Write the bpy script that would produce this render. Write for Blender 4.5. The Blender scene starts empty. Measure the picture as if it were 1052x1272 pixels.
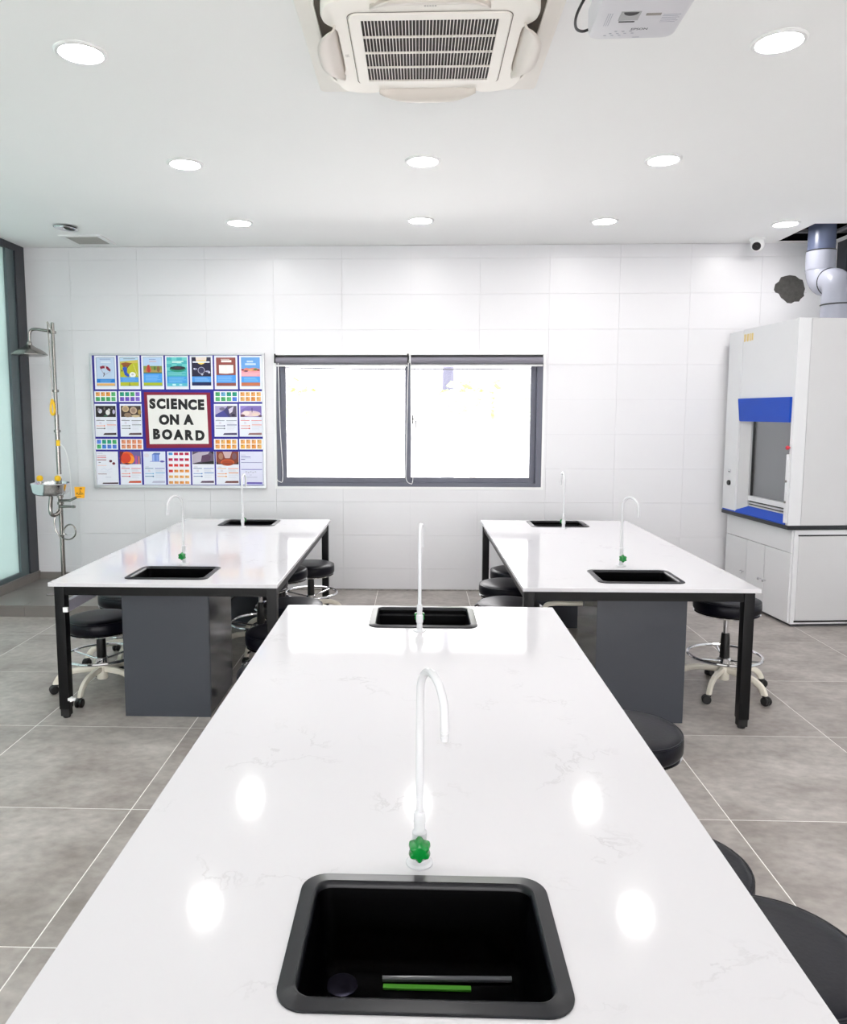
import bpy, bmesh, math, random
from mathutils import Matrix, Vector, Euler
random.seed(7)
PI = math.pi
scene = bpy.context.scene
col = scene.collection

# ------------------------------------------------------------------ camera, world, exposure
F_PX, PITCH, YAW, ROLL, CAM_H = 941.45, 0.1055, 0.0322, 0.001, 1.603
cam_data = bpy.data.cameras.new('camera')
cam_data.sensor_fit = 'VERTICAL'
cam_data.sensor_height = 24.0
cam_data.lens = 24.0 * F_PX / 1272.0
cam_data.shift_x = (526 - 488.9) / 1272.0
cam_data.shift_y = (612.4 - 636) / 1272.0
cam_data.clip_start = 0.02
cam = bpy.data.objects.new('camera', cam_data)
col.objects.link(cam)
cam.matrix_world = (Matrix.Translation((0, 0, CAM_H)) @ Matrix.Rotation(YAW, 4, 'Z')
                    @ Matrix.Rotation(PI / 2 - PITCH, 4, 'X') @ Matrix.Rotation(ROLL, 4, 'Z'))
scene.camera = cam

SKY_STRENGTH = 4.6
LAMP_STRENGTH = 52.0
world = bpy.data.worlds.new('world')
scene.world = world
world.use_nodes = True
wn = world.node_tree
bg = wn.nodes['Background']
bg.inputs['Color'].default_value = (1.0, 0.98, 0.985, 1)      # even overcast sky
bg.inputs['Strength'].default_value = SKY_STRENGTH

vs = scene.view_settings
vs.view_transform = 'Standard'
vs.look = 'None'
vs.gamma = 1.0
vs.use_curve_mapping = False
vs.exposure = 0.97


# ------------------------------------------------------------------ materials
def lin(c):
    c = c / 255.0
    return c / 12.92 if c <= 0.04045 else ((c + 0.055) / 1.055) ** 2.4


def rgb(r, g, b):
    return (lin(r), lin(g), lin(b), 1.0)


MATS = {}


def mat(name, color, rough=0.5, metal=0.0, vary=0.03, scale=8.0, bump=0.0, spec=0.5, coat=0.0, emit=None, estr=0.0,
        stretch=(1, 1, 1), detail=4.0):
    """procedural principled material: base colour broken up by noise, optional noise bump"""
    if name in MATS:
        return MATS[name]
    m = bpy.data.materials.new(name)
    m.use_nodes = True
    nt = m.node_tree
    b = nt.nodes['Principled BSDF']
    b.inputs['Roughness'].default_value = rough
    b.inputs['Metallic'].default_value = metal
    b.inputs['Specular IOR Level'].default_value = spec
    b.inputs['Coat Weight'].default_value = coat
    b.inputs['Coat Roughness'].default_value = 0.08
    tc = nt.nodes.new('ShaderNodeTexCoord')
    mp = nt.nodes.new('ShaderNodeMapping')
    mp.inputs['Scale'].default_value = stretch
    nt.links.new(tc.outputs['Object'], mp.inputs['Vector'])
    nz = nt.nodes.new('ShaderNodeTexNoise')
    nz.inputs['Scale'].default_value = scale
    nz.inputs['Detail'].default_value = detail
    nt.links.new(mp.outputs['Vector'], nz.inputs['Vector'])
    mx = nt.nodes.new('ShaderNodeMix')
    mx.data_type = 'RGBA'
    a = tuple(max(0, c * (1 - vary)) for c in color[:3]) + (1,)
    z = tuple(min(1, c * (1 + vary)) for c in color[:3]) + (1,)
    mx.inputs[6].default_value = a
    mx.inputs[7].default_value = z
    nt.links.new(nz.outputs['Fac'], mx.inputs[0])
    nt.links.new(mx.outputs[2], b.inputs['Base Color'])
    if bump:
        bp = nt.nodes.new('ShaderNodeBump')
        bp.inputs['Strength'].default_value = bump
        bp.inputs['Distance'].default_value = 0.01
        nt.links.new(nz.outputs['Fac'], bp.inputs['Height'])
        nt.links.new(bp.outputs['Normal'], b.inputs['Normal'])
    if emit:
        b.inputs['Emission Color'].default_value = emit
        b.inputs['Emission Strength'].default_value = estr
    MATS[name] = m
    return m


def flat(r, g, b, rough=0.6):
    """printed ink / card of one colour"""
    return mat('ink_%d_%d_%d' % (r, g, b), rgb(r, g, b), rough, vary=0.02, scale=60)


def m_floor():
    m = bpy.data.materials.new('grey_porcelain_tile')
    m.use_nodes = True
    nt = m.node_tree
    b = nt.nodes['Principled BSDF']
    geo = nt.nodes.new('ShaderNodeNewGeometry')
    oi = nt.nodes.new('ShaderNodeObjectInfo')
    off = nt.nodes.new('ShaderNodeVectorMath'); off.operation = 'SCALE'
    off.inputs[3].default_value = 40.0
    cmb = nt.nodes.new('ShaderNodeCombineXYZ')
    nt.links.new(oi.outputs['Random'], cmb.inputs['X'])
    nt.links.new(oi.outputs['Random'], cmb.inputs['Z'])
    nt.links.new(cmb.outputs[0], off.inputs[0])
    add = nt.nodes.new('ShaderNodeVectorMath')
    nt.links.new(geo.outputs['Position'], add.inputs[0])
    nt.links.new(off.outputs[0], add.inputs[1])
    mp = nt.nodes.new('ShaderNodeMapping')
    mp.inputs['Scale'].default_value = (1.0, 1.35, 1.0)
    mp.inputs['Rotation'].default_value = (0, 0, 0.35)
    nt.links.new(add.outputs[0], mp.inputs['Vector'])
    n1 = nt.nodes.new('ShaderNodeTexNoise')
    n1.inputs['Scale'].default_value = 2.6; n1.inputs['Detail'].default_value = 7; n1.inputs['Roughness'].default_value = 0.56
    n2 = nt.nodes.new('ShaderNodeTexNoise')
    n2.inputs['Scale'].default_value = 22; n2.inputs['Detail'].default_value = 5
    for n in (n1, n2):
        nt.links.new(mp.outputs['Vector'], n.inputs['Vector'])
    r1 = nt.nodes.new('ShaderNodeValToRGB')
    r1.color_ramp.elements[0].position = 0.3; r1.color_ramp.elements[0].color = rgb(140, 132, 127)
    r1.color_ramp.elements[1].position = 0.72; r1.color_ramp.elements[1].color = rgb(180, 174, 169)
    nt.links.new(n1.outputs['Fac'], r1.inputs[0])
    mx = nt.nodes.new('ShaderNodeMix'); mx.data_type = 'RGBA'; mx.blend_type = 'OVERLAY'
    mx.inputs[0].default_value = 0.35
    nt.links.new(r1.outputs[0], mx.inputs[6])
    nt.links.new(n2.outputs['Fac'], mx.inputs[7])
    nt.links.new(mx.outputs[2], b.inputs['Base Color'])
    b.inputs['Roughness'].default_value = 0.42
    b.inputs['Specular IOR Level'].default_value = 0.35
    return m


def m_quartz():
    m = bpy.data.materials.new('white_quartz')
    m.use_nodes = True
    nt = m.node_tree
    b = nt.nodes['Principled BSDF']
    geo = nt.nodes.new('ShaderNodeNewGeometry')
    n0 = nt.nodes.new('ShaderNodeTexNoise')
    n0.inputs['Scale'].default_value = 2.2; n0.inputs['Detail'].default_value = 6
    nt.links.new(geo.outputs['Position'], n0.inputs['Vector'])
    sc = nt.nodes.new('ShaderNodeVectorMath'); sc.operation = 'SCALE'; sc.inputs[3].default_value = 0.55
    nt.links.new(n0.outputs['Color'], sc.inputs[0])
    ad = nt.nodes.new('ShaderNodeVectorMath')
    nt.links.new(geo.outputs['Position'], ad.inputs[0]); nt.links.new(sc.outputs[0], ad.inputs[1])
    n1 = nt.nodes.new('ShaderNodeTexNoise')
    n1.inputs['Scale'].default_value = 3.2; n1.inputs['Detail'].default_value = 8; n1.inputs['Roughness'].default_value = 0.6
    nt.links.new(ad.outputs[0], n1.inputs['Vector'])
    # thin veins where the noise crosses one half
    ab = nt.nodes.new('ShaderNodeMath'); ab.operation = 'SUBTRACT'; ab.inputs[1].default_value = 0.5
    nt.links.new(n1.outputs['Fac'], ab.inputs[0])
    a2 = nt.nodes.new('ShaderNodeMath'); a2.operation = 'ABSOLUTE'
    nt.links.new(ab.outputs[0], a2.inputs[0])
    rp = nt.nodes.new('ShaderNodeValToRGB')
    rp.color_ramp.elements[0].position = 0.0; rp.color_ramp.elements[0].color = (1, 1, 1, 1)
    rp.color_ramp.elements[1].position = 0.012; rp.color_ramp.elements[1].color = (0, 0, 0, 1)
    nt.links.new(a2.outputs[0], rp.inputs[0])
    n2 = nt.nodes.new('ShaderNodeTexNoise'); n2.inputs['Scale'].default_value = 4.0
    nt.links.new(geo.outputs['Position'], n2.inputs['Vector'])
    r2 = nt.nodes.new('ShaderNodeValToRGB')
    r2.color_ramp.elements[0].position = 0.52; r2.color_ramp.elements[1].position = 0.68
    nt.links.new(n2.outputs['Fac'], r2.inputs[0])
    ml = nt.nodes.new('ShaderNodeMath'); ml.operation = 'MULTIPLY'
    nt.links.new(rp.outputs[0], ml.inputs[0]); nt.links.new(r2.outputs[0], ml.inputs[1])
    m3 = nt.nodes.new('ShaderNodeMath'); m3.operation = 'MULTIPLY'; m3.inputs[1].default_value = 0.4
    nt.links.new(ml.outputs[0], m3.inputs[0])
    mx = nt.nodes.new('ShaderNodeMix'); mx.data_type = 'RGBA'
    mx.inputs[6].default_value = rgb(213, 211, 214)
    mx.inputs[7].default_value = rgb(172, 168, 171)
    nt.links.new(m3.outputs[0], mx.inputs[0])
    nt.links.new(mx.outputs[2], b.inputs['Base Color'])
    b.inputs['Roughness'].default_value = 0.075
    b.inputs['Specular IOR Level'].default_value = 0.5
    return m


def m_clear(name, tint=(1, 1, 1, 1), gloss=0.06):
    m = bpy.data.materials.new(name)
    m.use_nodes = True
    nt = m.node_tree
    nt.nodes.remove(nt.nodes['Principled BSDF'])
    out = nt.nodes['Material Output']
    t = nt.nodes.new('ShaderNodeBsdfTransparent'); t.inputs[0].default_value = tint
    g = nt.nodes.new('ShaderNodeBsdfGlossy'); g.inputs['Roughness'].default_value = 0.03
    fr = nt.nodes.new('ShaderNodeLayerWeight'); fr.inputs[0].default_value = 0.15
    mm = nt.nodes.new('ShaderNodeMath'); mm.operation = 'MULTIPLY_ADD'
    mm.inputs[1].default_value = 0.6; mm.inputs[2].default_value = gloss
    nt.links.new(fr.outputs['Fresnel'], mm.inputs[0])
    mx = nt.nodes.new('ShaderNodeMixShader')
    nt.links.new(mm.outputs[0], mx.inputs[0]); nt.links.new(t.outputs[0], mx.inputs[1]); nt.links.new(g.outputs[0], mx.inputs[2])
    nt.links.new(mx.outputs[0], out.inputs[0])
    return m


def m_frosted(name, ca=rgb(192, 209, 207), cb=rgb(200, 215, 213)):
    m = bpy.data.materials.new(name)
    m.use_nodes = True
    nt = m.node_tree
    nt.nodes.remove(nt.nodes['Principled BSDF'])
    out = nt.nodes['Material Output']
    tc = nt.nodes.new('ShaderNodeTexCoord')
    nz = nt.nodes.new('ShaderNodeTexNoise'); nz.inputs['Scale'].default_value = 1.5
    nt.links.new(tc.outputs['Object'], nz.inputs['Vector'])
    mx = nt.nodes.new('ShaderNodeMix'); mx.data_type = 'RGBA'
    mx.inputs[6].default_value = ca; mx.inputs[7].default_value = cb
    nt.links.new(nz.outputs['Fac'], mx.inputs[0])
    tr = nt.nodes.new('ShaderNodeBsdfTranslucent')
    df = nt.nodes.new('ShaderNodeBsdfDiffuse')
    nt.links.new(mx.outputs[2], tr.inputs[0]); nt.links.new(mx.outputs[2], df.inputs[0])
    a = nt.nodes.new('ShaderNodeMixShader'); a.inputs[0].default_value = 0.60
    nt.links.new(tr.outputs[0], a.inputs[1]); nt.links.new(df.outputs[0], a.inputs[2])
    g = nt.nodes.new('ShaderNodeBsdfGlossy'); g.inputs['Roughness'].default_value = 0.08
    b = nt.nodes.new('ShaderNodeMixShader'); b.inputs[0].default_value = 0.12
    nt.links.new(a.outputs[0], b.inputs[1]); nt.links.new(g.outputs[0], b.inputs[2])
    nt.links.new(b.outputs[0], out.inputs[0])
    return m


WALLW = mat('white_glazed_wall_tile', rgb(228, 227, 230), 0.32, vary=0.015, scale=3)
GROUTW = mat('pale_wall_grout', rgb(212, 211, 214), 0.8, vary=0.05, scale=30)
CEILW = mat('white_painted_ceiling', rgb(247, 247, 246), 0.75, vary=0.01, scale=2)
FLOORT = m_floor()
GROUTF = mat('white_floor_grout', rgb(242, 240, 236), 0.8, vary=0.04, scale=30)
QUARTZ = m_quartz()
BLACKM = mat('black_powder_coated_steel', rgb(8, 8, 10), 0.4, spec=0.25, vary=0.15, scale=40)
RUBBER = mat('black_rubber', rgb(18, 18, 18), 0.6, vary=0.2, scale=40)
CABG = mat('grey_cabinet_laminate', rgb(62, 65, 72), 0.2, vary=0.04, scale=5)
SINKM = mat('charcoal_polypropylene', rgb(15, 16, 21), 0.33, vary=0.1, scale=30, spec=0.35)
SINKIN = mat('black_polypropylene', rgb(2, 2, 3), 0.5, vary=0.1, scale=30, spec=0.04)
FAUW = mat('white_epoxy_coated_brass', rgb(208, 208, 211), 0.25, vary=0.01, scale=20)
GREEN = mat('green_plastic', rgb(8, 118, 46), 0.22, vary=0.1, scale=20)
LEATH = mat('black_leatherette', rgb(11, 11, 21), 0.36, vary=0.12, scale=90, bump=0.05, spec=0.22)
CHROME = mat('chrome', rgb(225, 225, 228), 0.12, metal=1.0, vary=0.02)
STEEL = mat('stainless_steel', rgb(156, 152, 148), 0.25, metal=1.0, vary=0.05, scale=20)
IVORY = mat('ivory_coated_steel', rgb(228, 222, 208), 0.35, vary=0.03)
BLKPL = mat('black_plastic', rgb(16, 16, 17), 0.4, vary=0.15, scale=40)
WHTPL = mat('white_plastic', rgb(240, 240, 240), 0.4, vary=0.01)
CREAM = mat('aged_cream_plastic', rgb(244, 239, 231), 0.42, vary=0.03, scale=9)
VANEM = mat('louvre_plastic', rgb(226, 218, 210), 0.42, vary=0.03, scale=9)
DARKG = mat('dark_air_filter', rgb(62, 56, 54), 0.8, vary=0.35, scale=50)
SLATE = mat('slate_grey_aluminium', rgb(92, 94, 108), 0.4, vary=0.03, scale=12)
DKFRAME = mat('dark_anodised_aluminium', rgb(44, 48, 54), 0.38, vary=0.08, scale=12)
DKFRAME2 = mat('grey_anodised_aluminium', rgb(84, 98, 102), 0.38, vary=0.06, scale=12)
BLINDM = mat('grey_blind_fabric', rgb(130, 127, 138), 0.7, vary=0.05, scale=80)
ALU = mat('brushed_aluminium', rgb(205, 206, 210), 0.35, metal=0.6, vary=0.04, scale=20)
HOODW = mat('white_enamelled_steel', rgb(224, 224, 226), 0.35, vary=0.012, scale=3)
HOODG = mat('pale_grey_enamelled_steel', rgb(206, 205, 206), 0.35, vary=0.012, scale=3)
LINER = mat('grey_fume_hood_liner', rgb(222, 223, 225), 0.5, vary=0.03, scale=5)
BLUEP = mat('blue_enamel', rgb(6, 70, 182), 0.4, spec=0.25, vary=0.03, scale=8)
BLKTOP = mat('black_epoxy_worktop', rgb(26, 28, 32), 0.35, vary=0.1, scale=20)
PVC = mat('grey_pvc_pipe', rgb(152, 154, 166), 0.25, vary=0.04, scale=6)
PVCD = mat('slate_pvc_pipe', rgb(86, 94, 118), 0.25, vary=0.06, scale=6)
MORTAR = mat('dark_mortar', rgb(84, 82, 80), 0.95, vary=0.4, scale=40, bump=0.6)
YELLOW = mat('yellow_plastic', rgb(246, 196, 24), 0.4, vary=0.04)
ORANGE = mat('yellow_sign_plastic', rgb(252, 180, 14), 0.4, vary=0.03)
RED = mat('red_plastic', rgb(210, 50, 66), 0.4, vary=0.04)
TRAYT = mat('grey_tray_tile', rgb(122, 117, 113), 0.4, vary=0.12, scale=6)
BOARDB = mat('royal_blue_felt', rgb(48, 44, 150), 0.85, vary=0.06, scale=40)
VOIDM = mat('dark_ceiling_void', rgb(10, 10, 12), 0.95, spec=0.1, vary=0.2, scale=6)
GLASS = m_clear('window_glass')
HOODGL = m_clear('smoked_sash_glass', (0.93, 0.94, 0.95, 1), 0.05)
FROST = m_frosted('teal_frosted_glass')
FROST2 = m_frosted('grey_frosted_glass', rgb(202, 204, 205), rgb(209, 211, 212))
LAMPE = mat('lit_diffuser', rgb(255, 255, 255), 0.5, vary=0.0, emit=(1.0, 0.98, 0.97, 1), estr=LAMP_STRENGTH)


# ------------------------------------------------------------------ mesh helpers
class MB:
    """collects geometry (with one material index per face) and links it as ONE mesh object"""

    def __init__(self):
        self.v = []
        self.f = []
        self.mi = []

    def add(self, verts, faces, mi=0):
        o = len(self.v)
        self.v += [tuple(p) for p in verts]
        for f in faces:
            self.f.append([i + o for i in f])
            self.mi.append(mi)
        return self

    def box(self, x0, y0, z0, x1, y1, z1, mi=0):
        vs_ = [(x0, y0, z0), (x1, y0, z0), (x1, y1, z0), (x0, y1, z0), (x0, y0, z1), (x1, y0, z1), (x1, y1, z1), (x0, y1, z1)]
        return self.add(vs_, [(3, 2, 1, 0), (4, 5, 6, 7), (0, 1, 5, 4), (1, 2, 6, 5), (2, 3, 7, 6), (3, 0, 4, 7)], mi)

    def loft(self, loops, cap0=True, cap1=True, mi=0, closed=True):
        n = len(loops[0])
        vs_ = [p for l in loops for p in l]
        fs = []
        for k in range(len(loops) - 1):
            for i in range(n if closed else n - 1):
                j = (i + 1) % n
                fs.append((k * n + i, k * n + j, (k + 1) * n + j, (k + 1) * n + i))
        if cap0:
            fs.append(tuple(range(n))[::-1])
        if cap1:
            fs.append(tuple((len(loops) - 1) * n + i for i in range(n)))
        return self.add(vs_, fs, mi)

    def lathe(self, prof, c=(0, 0, 0), n=24, axis='Z', cap0=True, cap1=True, mi=0):
        """prof: list of (radius, height)"""
        loops = []
        for r, h in prof:
            l = []
            for i in range(n):
                a = 2 * PI * i / n
                p = (r * math.cos(a), r * math.sin(a), h)
                if axis == 'Y':
                    p = (p[0], p[2], -p[1])
                elif axis == 'X':
                    p = (p[2], p[0], p[1])
                l.append((p[0] + c[0], p[1] + c[1], p[2] + c[2]))
            loops.append(l)
        return self.loft(loops, cap0, cap1, mi)

    def tube(self, pts, r, n=10, mi=0, caps=True):
        pts = [Vector(p) for p in pts]
        rs = r if isinstance(r, (list, tuple)) else [r] * len(pts)
        loops = []
        up = None
        for i, p in enumerate(pts):
            t = (pts[min(i + 1, len(pts) - 1)] - pts[max(i - 1, 0)]).normalized()
            if up is None:
                up = Vector((0, 0, 1)) if abs(t.z) < 0.9 else Vector((1, 0, 0))
            s = t.cross(up).normalized()
            up = s.cross(t).normalized()
            loops.append([tuple(p + rs[i] * (math.cos(2 * PI * k / n) * s + math.sin(2 * PI * k / n) * up)) for k in range(n)])
        return self.loft(loops, caps, caps, mi)

    def torus(self, c, R, r, n=40, m=8, mi=0, tilt=None):
        loops = []
        for i in range(n):
            a = 2 * PI * i / n
            l = []
            for k in range(m):
                b = 2 * PI * k / m
                p = Vector(((R + r * math.cos(b)) * math.cos(a), (R + r * math.cos(b)) * math.sin(a), r * math.sin(b)))
                if tilt:
                    p = tilt @ p
                l.append((p.x + c[0], p.y + c[1], p.z + c[2]))
            loops.append(l)
        loops.append(loops[0])
        return self.loft(loops, False, False, mi)

    def prism(self, poly, a0, a1, plane='XZ', mi=0):
        """extrude a 2D outline; plane XZ -> extruded along y, XY -> along z, YZ -> along x"""
        def P(u, v, a):
            return {'XZ': (u, a, v), 'XY': (u, v, a), 'YZ': (a, u, v)}[plane]
        return self.loft([[P(u, v, a0) for u, v in poly], [P(u, v, a1) for u, v in poly]], mi=mi)

    def build(self, name, mats, parent=None, origin=None, smooth=30, bevel=0, loc=None, rotz=None):
        if not isinstance(mats, (list, tuple)):
            mats = [mats]
        o = origin or (0, 0, 0)
        me = bpy.data.meshes.new(name)
        me.from_pydata([(p[0] - o[0], p[1] - o[1], p[2] - o[2]) for p in self.v], [], self.f)
        for m in mats:
            me.materials.append(m)
        for p, i in zip(me.polygons, self.mi):
            p.material_index = i
        bm = bmesh.new()
        bm.from_mesh(me)
        bmesh.ops.recalc_face_normals(bm, faces=bm.faces)
        if bevel:
            es = [e for e in bm.edges if len(e.link_faces) == 2 and e.calc_face_angle(0) > 0.6]
            bmesh.ops.bevel(bm, geom=es, offset=bevel, segments=2, affect='EDGES', profile=0.7, clamp_overlap=True)
        bm.to_mesh(me)
        bm.free()
        if smooth:
            for p in me.polygons:
                p.use_smooth = True
            me.set_sharp_from_angle(angle=math.radians(smooth))
        ob = bpy.data.objects.new(name, me)
        col.objects.link(ob)
        if parent:
            ob.parent = parent
        if origin:
            ob.location = origin
        if loc:
            ob.location = loc
        if rotz is not None:
            ob.rotation_euler.z = rotz
        return ob


def inst(name, mesh, parent=None, loc=(0, 0, 0), rot=(0, 0, 0), scl=(1, 1, 1)):
    ob = bpy.data.objects.new(name, mesh)
    col.objects.link(ob)
    ob.parent = parent
    ob.location = loc
    ob.rotation_euler = rot
    ob.scale = scl
    return ob


def tag(o, label, cat, group=None, kind=None):
    o['label'] = label
    o['category'] = cat
    if group:
        o['group'] = group
    if kind:
        o['kind'] = kind
    return o


def thing(name, label, cat, loc=(0, 0, 0), rotz=0.0, group=None, kind=None):
    o = bpy.data.objects.new(name, None)
    o.empty_display_size = 0.1
    col.objects.link(o)
    o.location = loc
    o.rotation_euler = (0, 0, rotz)
    return tag(o, label, cat, group, kind)


def catmull(pts, k=6):
    pts = [Vector(p) for p in pts]
    out = []
    for i in range(len(pts) - 1):
        p0 = pts[max(i - 1, 0)]; p1 = pts[i]; p2 = pts[i + 1]; p3 = pts[min(i + 2, len(pts) - 1)]
        for j in range(k):
            t = j / k
            out.append(0.5 * ((2 * p1) + (p2 - p0) * t + (2 * p0 - 5 * p1 + 4 * p2 - p3) * t * t + (3 * p1 - p0 - 3 * p2 + p3) * t ** 3))
    out.append(pts[-1])
    return [tuple(p) for p in out]


def rrect(cx, cy, hx, hy, r, n=6):
    out = []
    for qx, qy, a0 in ((1, 1, 0), (-1, 1, PI / 2), (-1, -1, PI), (1, -1, 1.5 * PI)):
        for i in range(n + 1):
            a = a0 + PI / 2 * i / n
            out.append((cx + qx * (hx - r) + r * math.cos(a), cy + qy * (hy - r) + r * math.sin(a)))
    return out


def text_geo(s, size=1.0, bold=0.0, space=1.0):
    cu = bpy.data.curves.new('t', 'FONT')
    cu.body = s
    cu.size = size
    cu.offset = bold
    cu.space_character = space
    cu.align_x = 'CENTER'
    cu.align_y = 'BOTTOM_BASELINE'
    cu.resolution_u = 4
    ob = bpy.data.objects.new('t', cu)
    col.objects.link(ob)
    dg = bpy.context.evaluated_depsgraph_get()
    me = bpy.data.meshes.new_from_object(ob.evaluated_get(dg))
    vsx = [tuple(v.co) for v in me.vertices]
    fs = [tuple(p.vertices) for p in me.polygons]
    bpy.data.objects.remove(ob)
    bpy.data.curves.remove(cu)
    bpy.data.meshes.remove(me)
    return vsx, fs


# ------------------------------------------------------------------ the room
XL, XR, YF, YB, ZC = -3.50, 3.58, -2.8, 6.735, 3.042
TOP = 'structure'

# floor: slab with porcelain tiles, each a piece of its own, white joints between
floor = MB().box(XL - 0.2, YF - 0.2, -0.12, XR + 0.2, YB + 0.25, -0.0008).build('floor', GROUTF, smooth=0)
tag(floor, 'grey porcelain tiled floor with thin white joints', 'floor', kind=TOP)
GX, GY, T, J = -1.158, 2.091, 0.8, 0.0024
tile_cache = {}


def floor_tile(x0, y0, x1, y1):
    w, d = round(x1 - x0, 4), round(y1 - y0, 4)
    if (w, d) not in tile_cache:
        o = MB().box(-w / 2, -d / 2, -0.008, w / 2, d / 2, 0).build('tile', FLOORT, floor, bevel=0.0005, smooth=0)
        tile_cache[(w, d)] = o.data
    else:
        o = inst('tile', tile_cache[(w, d)], floor)
    o.location = ((x0 + x1) / 2, (y0 + y1) / 2, 0)


for i in range(-4, 7):
    for j in range(-7, 7):
        x0, x1 = max(GX + i * T + J, XL), min(GX + (i + 1) * T - J, XR)
        y0, y1 = max(GY + j * T + J, YF), min(GY + (j + 1) * T - J, YB - 0.004)
        if x1 - x0 > 0.05 and y1 - y0 > 0.05:
            floor_tile(x0, y0, x1, y1)

# ceiling with the rough cut opening over the fume hood
OX0, OX1, OY0, OY1 = 3.02, 3.50, 6.07, 6.71
cl = MB()
cl.box(XL - 0.2, YF - 0.2, ZC, OX0, YB + 0.25, ZC + 0.012)
cl.box(OX0, YF - 0.2, ZC, XR + 0.2, OY0, ZC + 0.012)
cl.box(OX0, OY1, ZC, XR + 0.2, YB + 0.25, ZC + 0.012)
cl.box(OX1, OY0, ZC, XR + 0.2, OY1, ZC + 0.012)
ceiling = cl.build('ceiling', CEILW, smooth=0)
tag(ceiling, 'flat white painted ceiling with a cut opening above the fume hood', 'ceiling', kind=TOP)
MB().box(XL - 0.2, YF - 0.2, 3.55, XR + 0.2, YB + 0.25, 3.65).build('slab', VOIDM, ceiling, smooth=0)
vd = MB()
vd.box(2.2, 5.2, 3.054, 2.23, YB + 0.2, 3.55)
vd.box(2.2, 5.2, 3.054, XR + 0.2, 5.23, 3.55)
vd.box(XR + 0.17, 5.2, 3.054, XR + 0.2, YB + 0.2, 3.55)
vd.box(2.23, YB - 0.012, 3.056, XR + 0.17, YB - 0.002, 3.55)
vd.build('void_lining', VOIDM, ceiling, smooth=0)
for yy in (6.18, 6.62):
    MB().box(2.3, yy, 3.10, 3.7, yy + 0.03, 3.13).build('ceiling_batten', mat('dull_batten', rgb(120, 120, 124), 0.6, vary=0.1), ceiling, smooth=0)
MB().box(3.36, 5.4, 3.056, 3.40, 6.72, 3.075).build('ceiling_batten', mat('dull_batten', rgb(120, 120, 124), 0.6, vary=0.1), ceiling, smooth=0)

# back wall: core with the window opening, glazed tiles stuck on it
WX0, WX1, WZ0, WZ1 = -1.268, 1.098, 0.938, 2.110
wb = MB()
wy0, wy1 = YB + 0.009, YB + 0.2
wb.box(XL - 0.2, wy0, -0.12, WX0, wy1, 3.55)
wb.box(WX1, wy0, -0.12, XR + 0.2, wy1, 3.55)
wb.box(WX0, wy0, -0.12, WX1, wy1, WZ0)
wb.box(WX0, wy0, WZ1, WX1, wy1, 3.55)
wall_back = wb.build('wall_back', GROUTW, smooth=0)
tag(wall_back, 'white tiled back wall around the wide window', 'wall', kind=TOP)
HOLE = [(3.036, 2.652), (3.045, 2.70), (3.075, 2.722), (3.09, 2.757), (3.13, 2.768), (3.165, 2.775), (3.215, 2.768), (3.25, 2.742),
        (3.275, 2.735), (3.288, 2.70), (3.300, 2.66), (3.292, 2.62), (3.296, 2.60), (3.268, 2.575), (3.255, 2.553), (3.215, 2.552),
        (3.19, 2.537), (3.155, 2.541), (3.128, 2.565), (3.10, 2.585), (3.078, 2.62), (3.05, 2.63)]
TW, TH, TX, TZ, TJ = 0.6, 0.303, 2.33, 0.204, 0.0006
wt_cache = {}
cutter = MB().prism(HOLE, YB - 0.05, YB + 0.05, 'XZ').build('hole_cutter', MORTAR, smooth=0)


def wall_tile(x0, z0, x1, z1, yoff):
    w, h = round(x1 - x0, 4), round(z1 - z0, 4)
    if w < 0.012 or h < 0.012:
        return
    if (w, h) not in wt_cache:
        o = MB().box(-w / 2, 0, -h / 2, w / 2, 0.009, h / 2).build('tile', WALLW, wall_back, smooth=0)
        wt_cache[(w, h)] = o.data
    else:
        o = inst('tile', wt_cache[(w, h)], wall_back)
    o.location = ((x0 + x1) / 2, YB + yoff, (z0 + z1) / 2)
    if x1 > 3.03 and x0 < 3.31 and z1 > 2.53 and z0 < 2.78:
        md = o.modifiers.new('cut', 'BOOLEAN')
        md.operation = 'DIFFERENCE'
        md.solver = 'EXACT'
        md.object = cutter
        bpy.context.view_layer.update()
        o.data = bpy.data.meshes.new_from_object(o.evaluated_get(bpy.context.evaluated_depsgraph_get()))
        o.modifiers.clear()


for i in range(-11, 3):
    for k in range(-1, 10):
        x0, x1 = max(TX + i * TW + TJ, XL), min(TX + (i + 1) * TW - TJ, XR)
        z0, z1 = max(TZ + k * TH + TJ, 0.014), min(TZ + (k + 1) * TH - TJ, ZC - 0.002)
        if x1 <= x0 or z1 <= z0:
            continue
        yo = random.uniform(-0.0005, 0.0004)
        if x1 <= WX0 or x0 >= WX1 or z1 <= WZ0 or z0 >= WZ1:
            wall_tile(x0, z0, x1, z1, yo)
        else:                                   # tiles cut around the window
            ix0, ix1 = max(x0, WX0), min(x1, WX1)
            if x0 < WX0:
                wall_tile(x0, z0, WX0, z1, yo)
            if x1 > WX1:
                wall_tile(WX1, z0, x1, z1, yo)
            if z0 < WZ0:
                wall_tile(ix0, z0, ix1, WZ0, yo)
            if z1 > WZ1:
                wall_tile(ix0, WZ1, ix1, z1, yo)
bpy.data.objects.remove(cutter)
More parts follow.
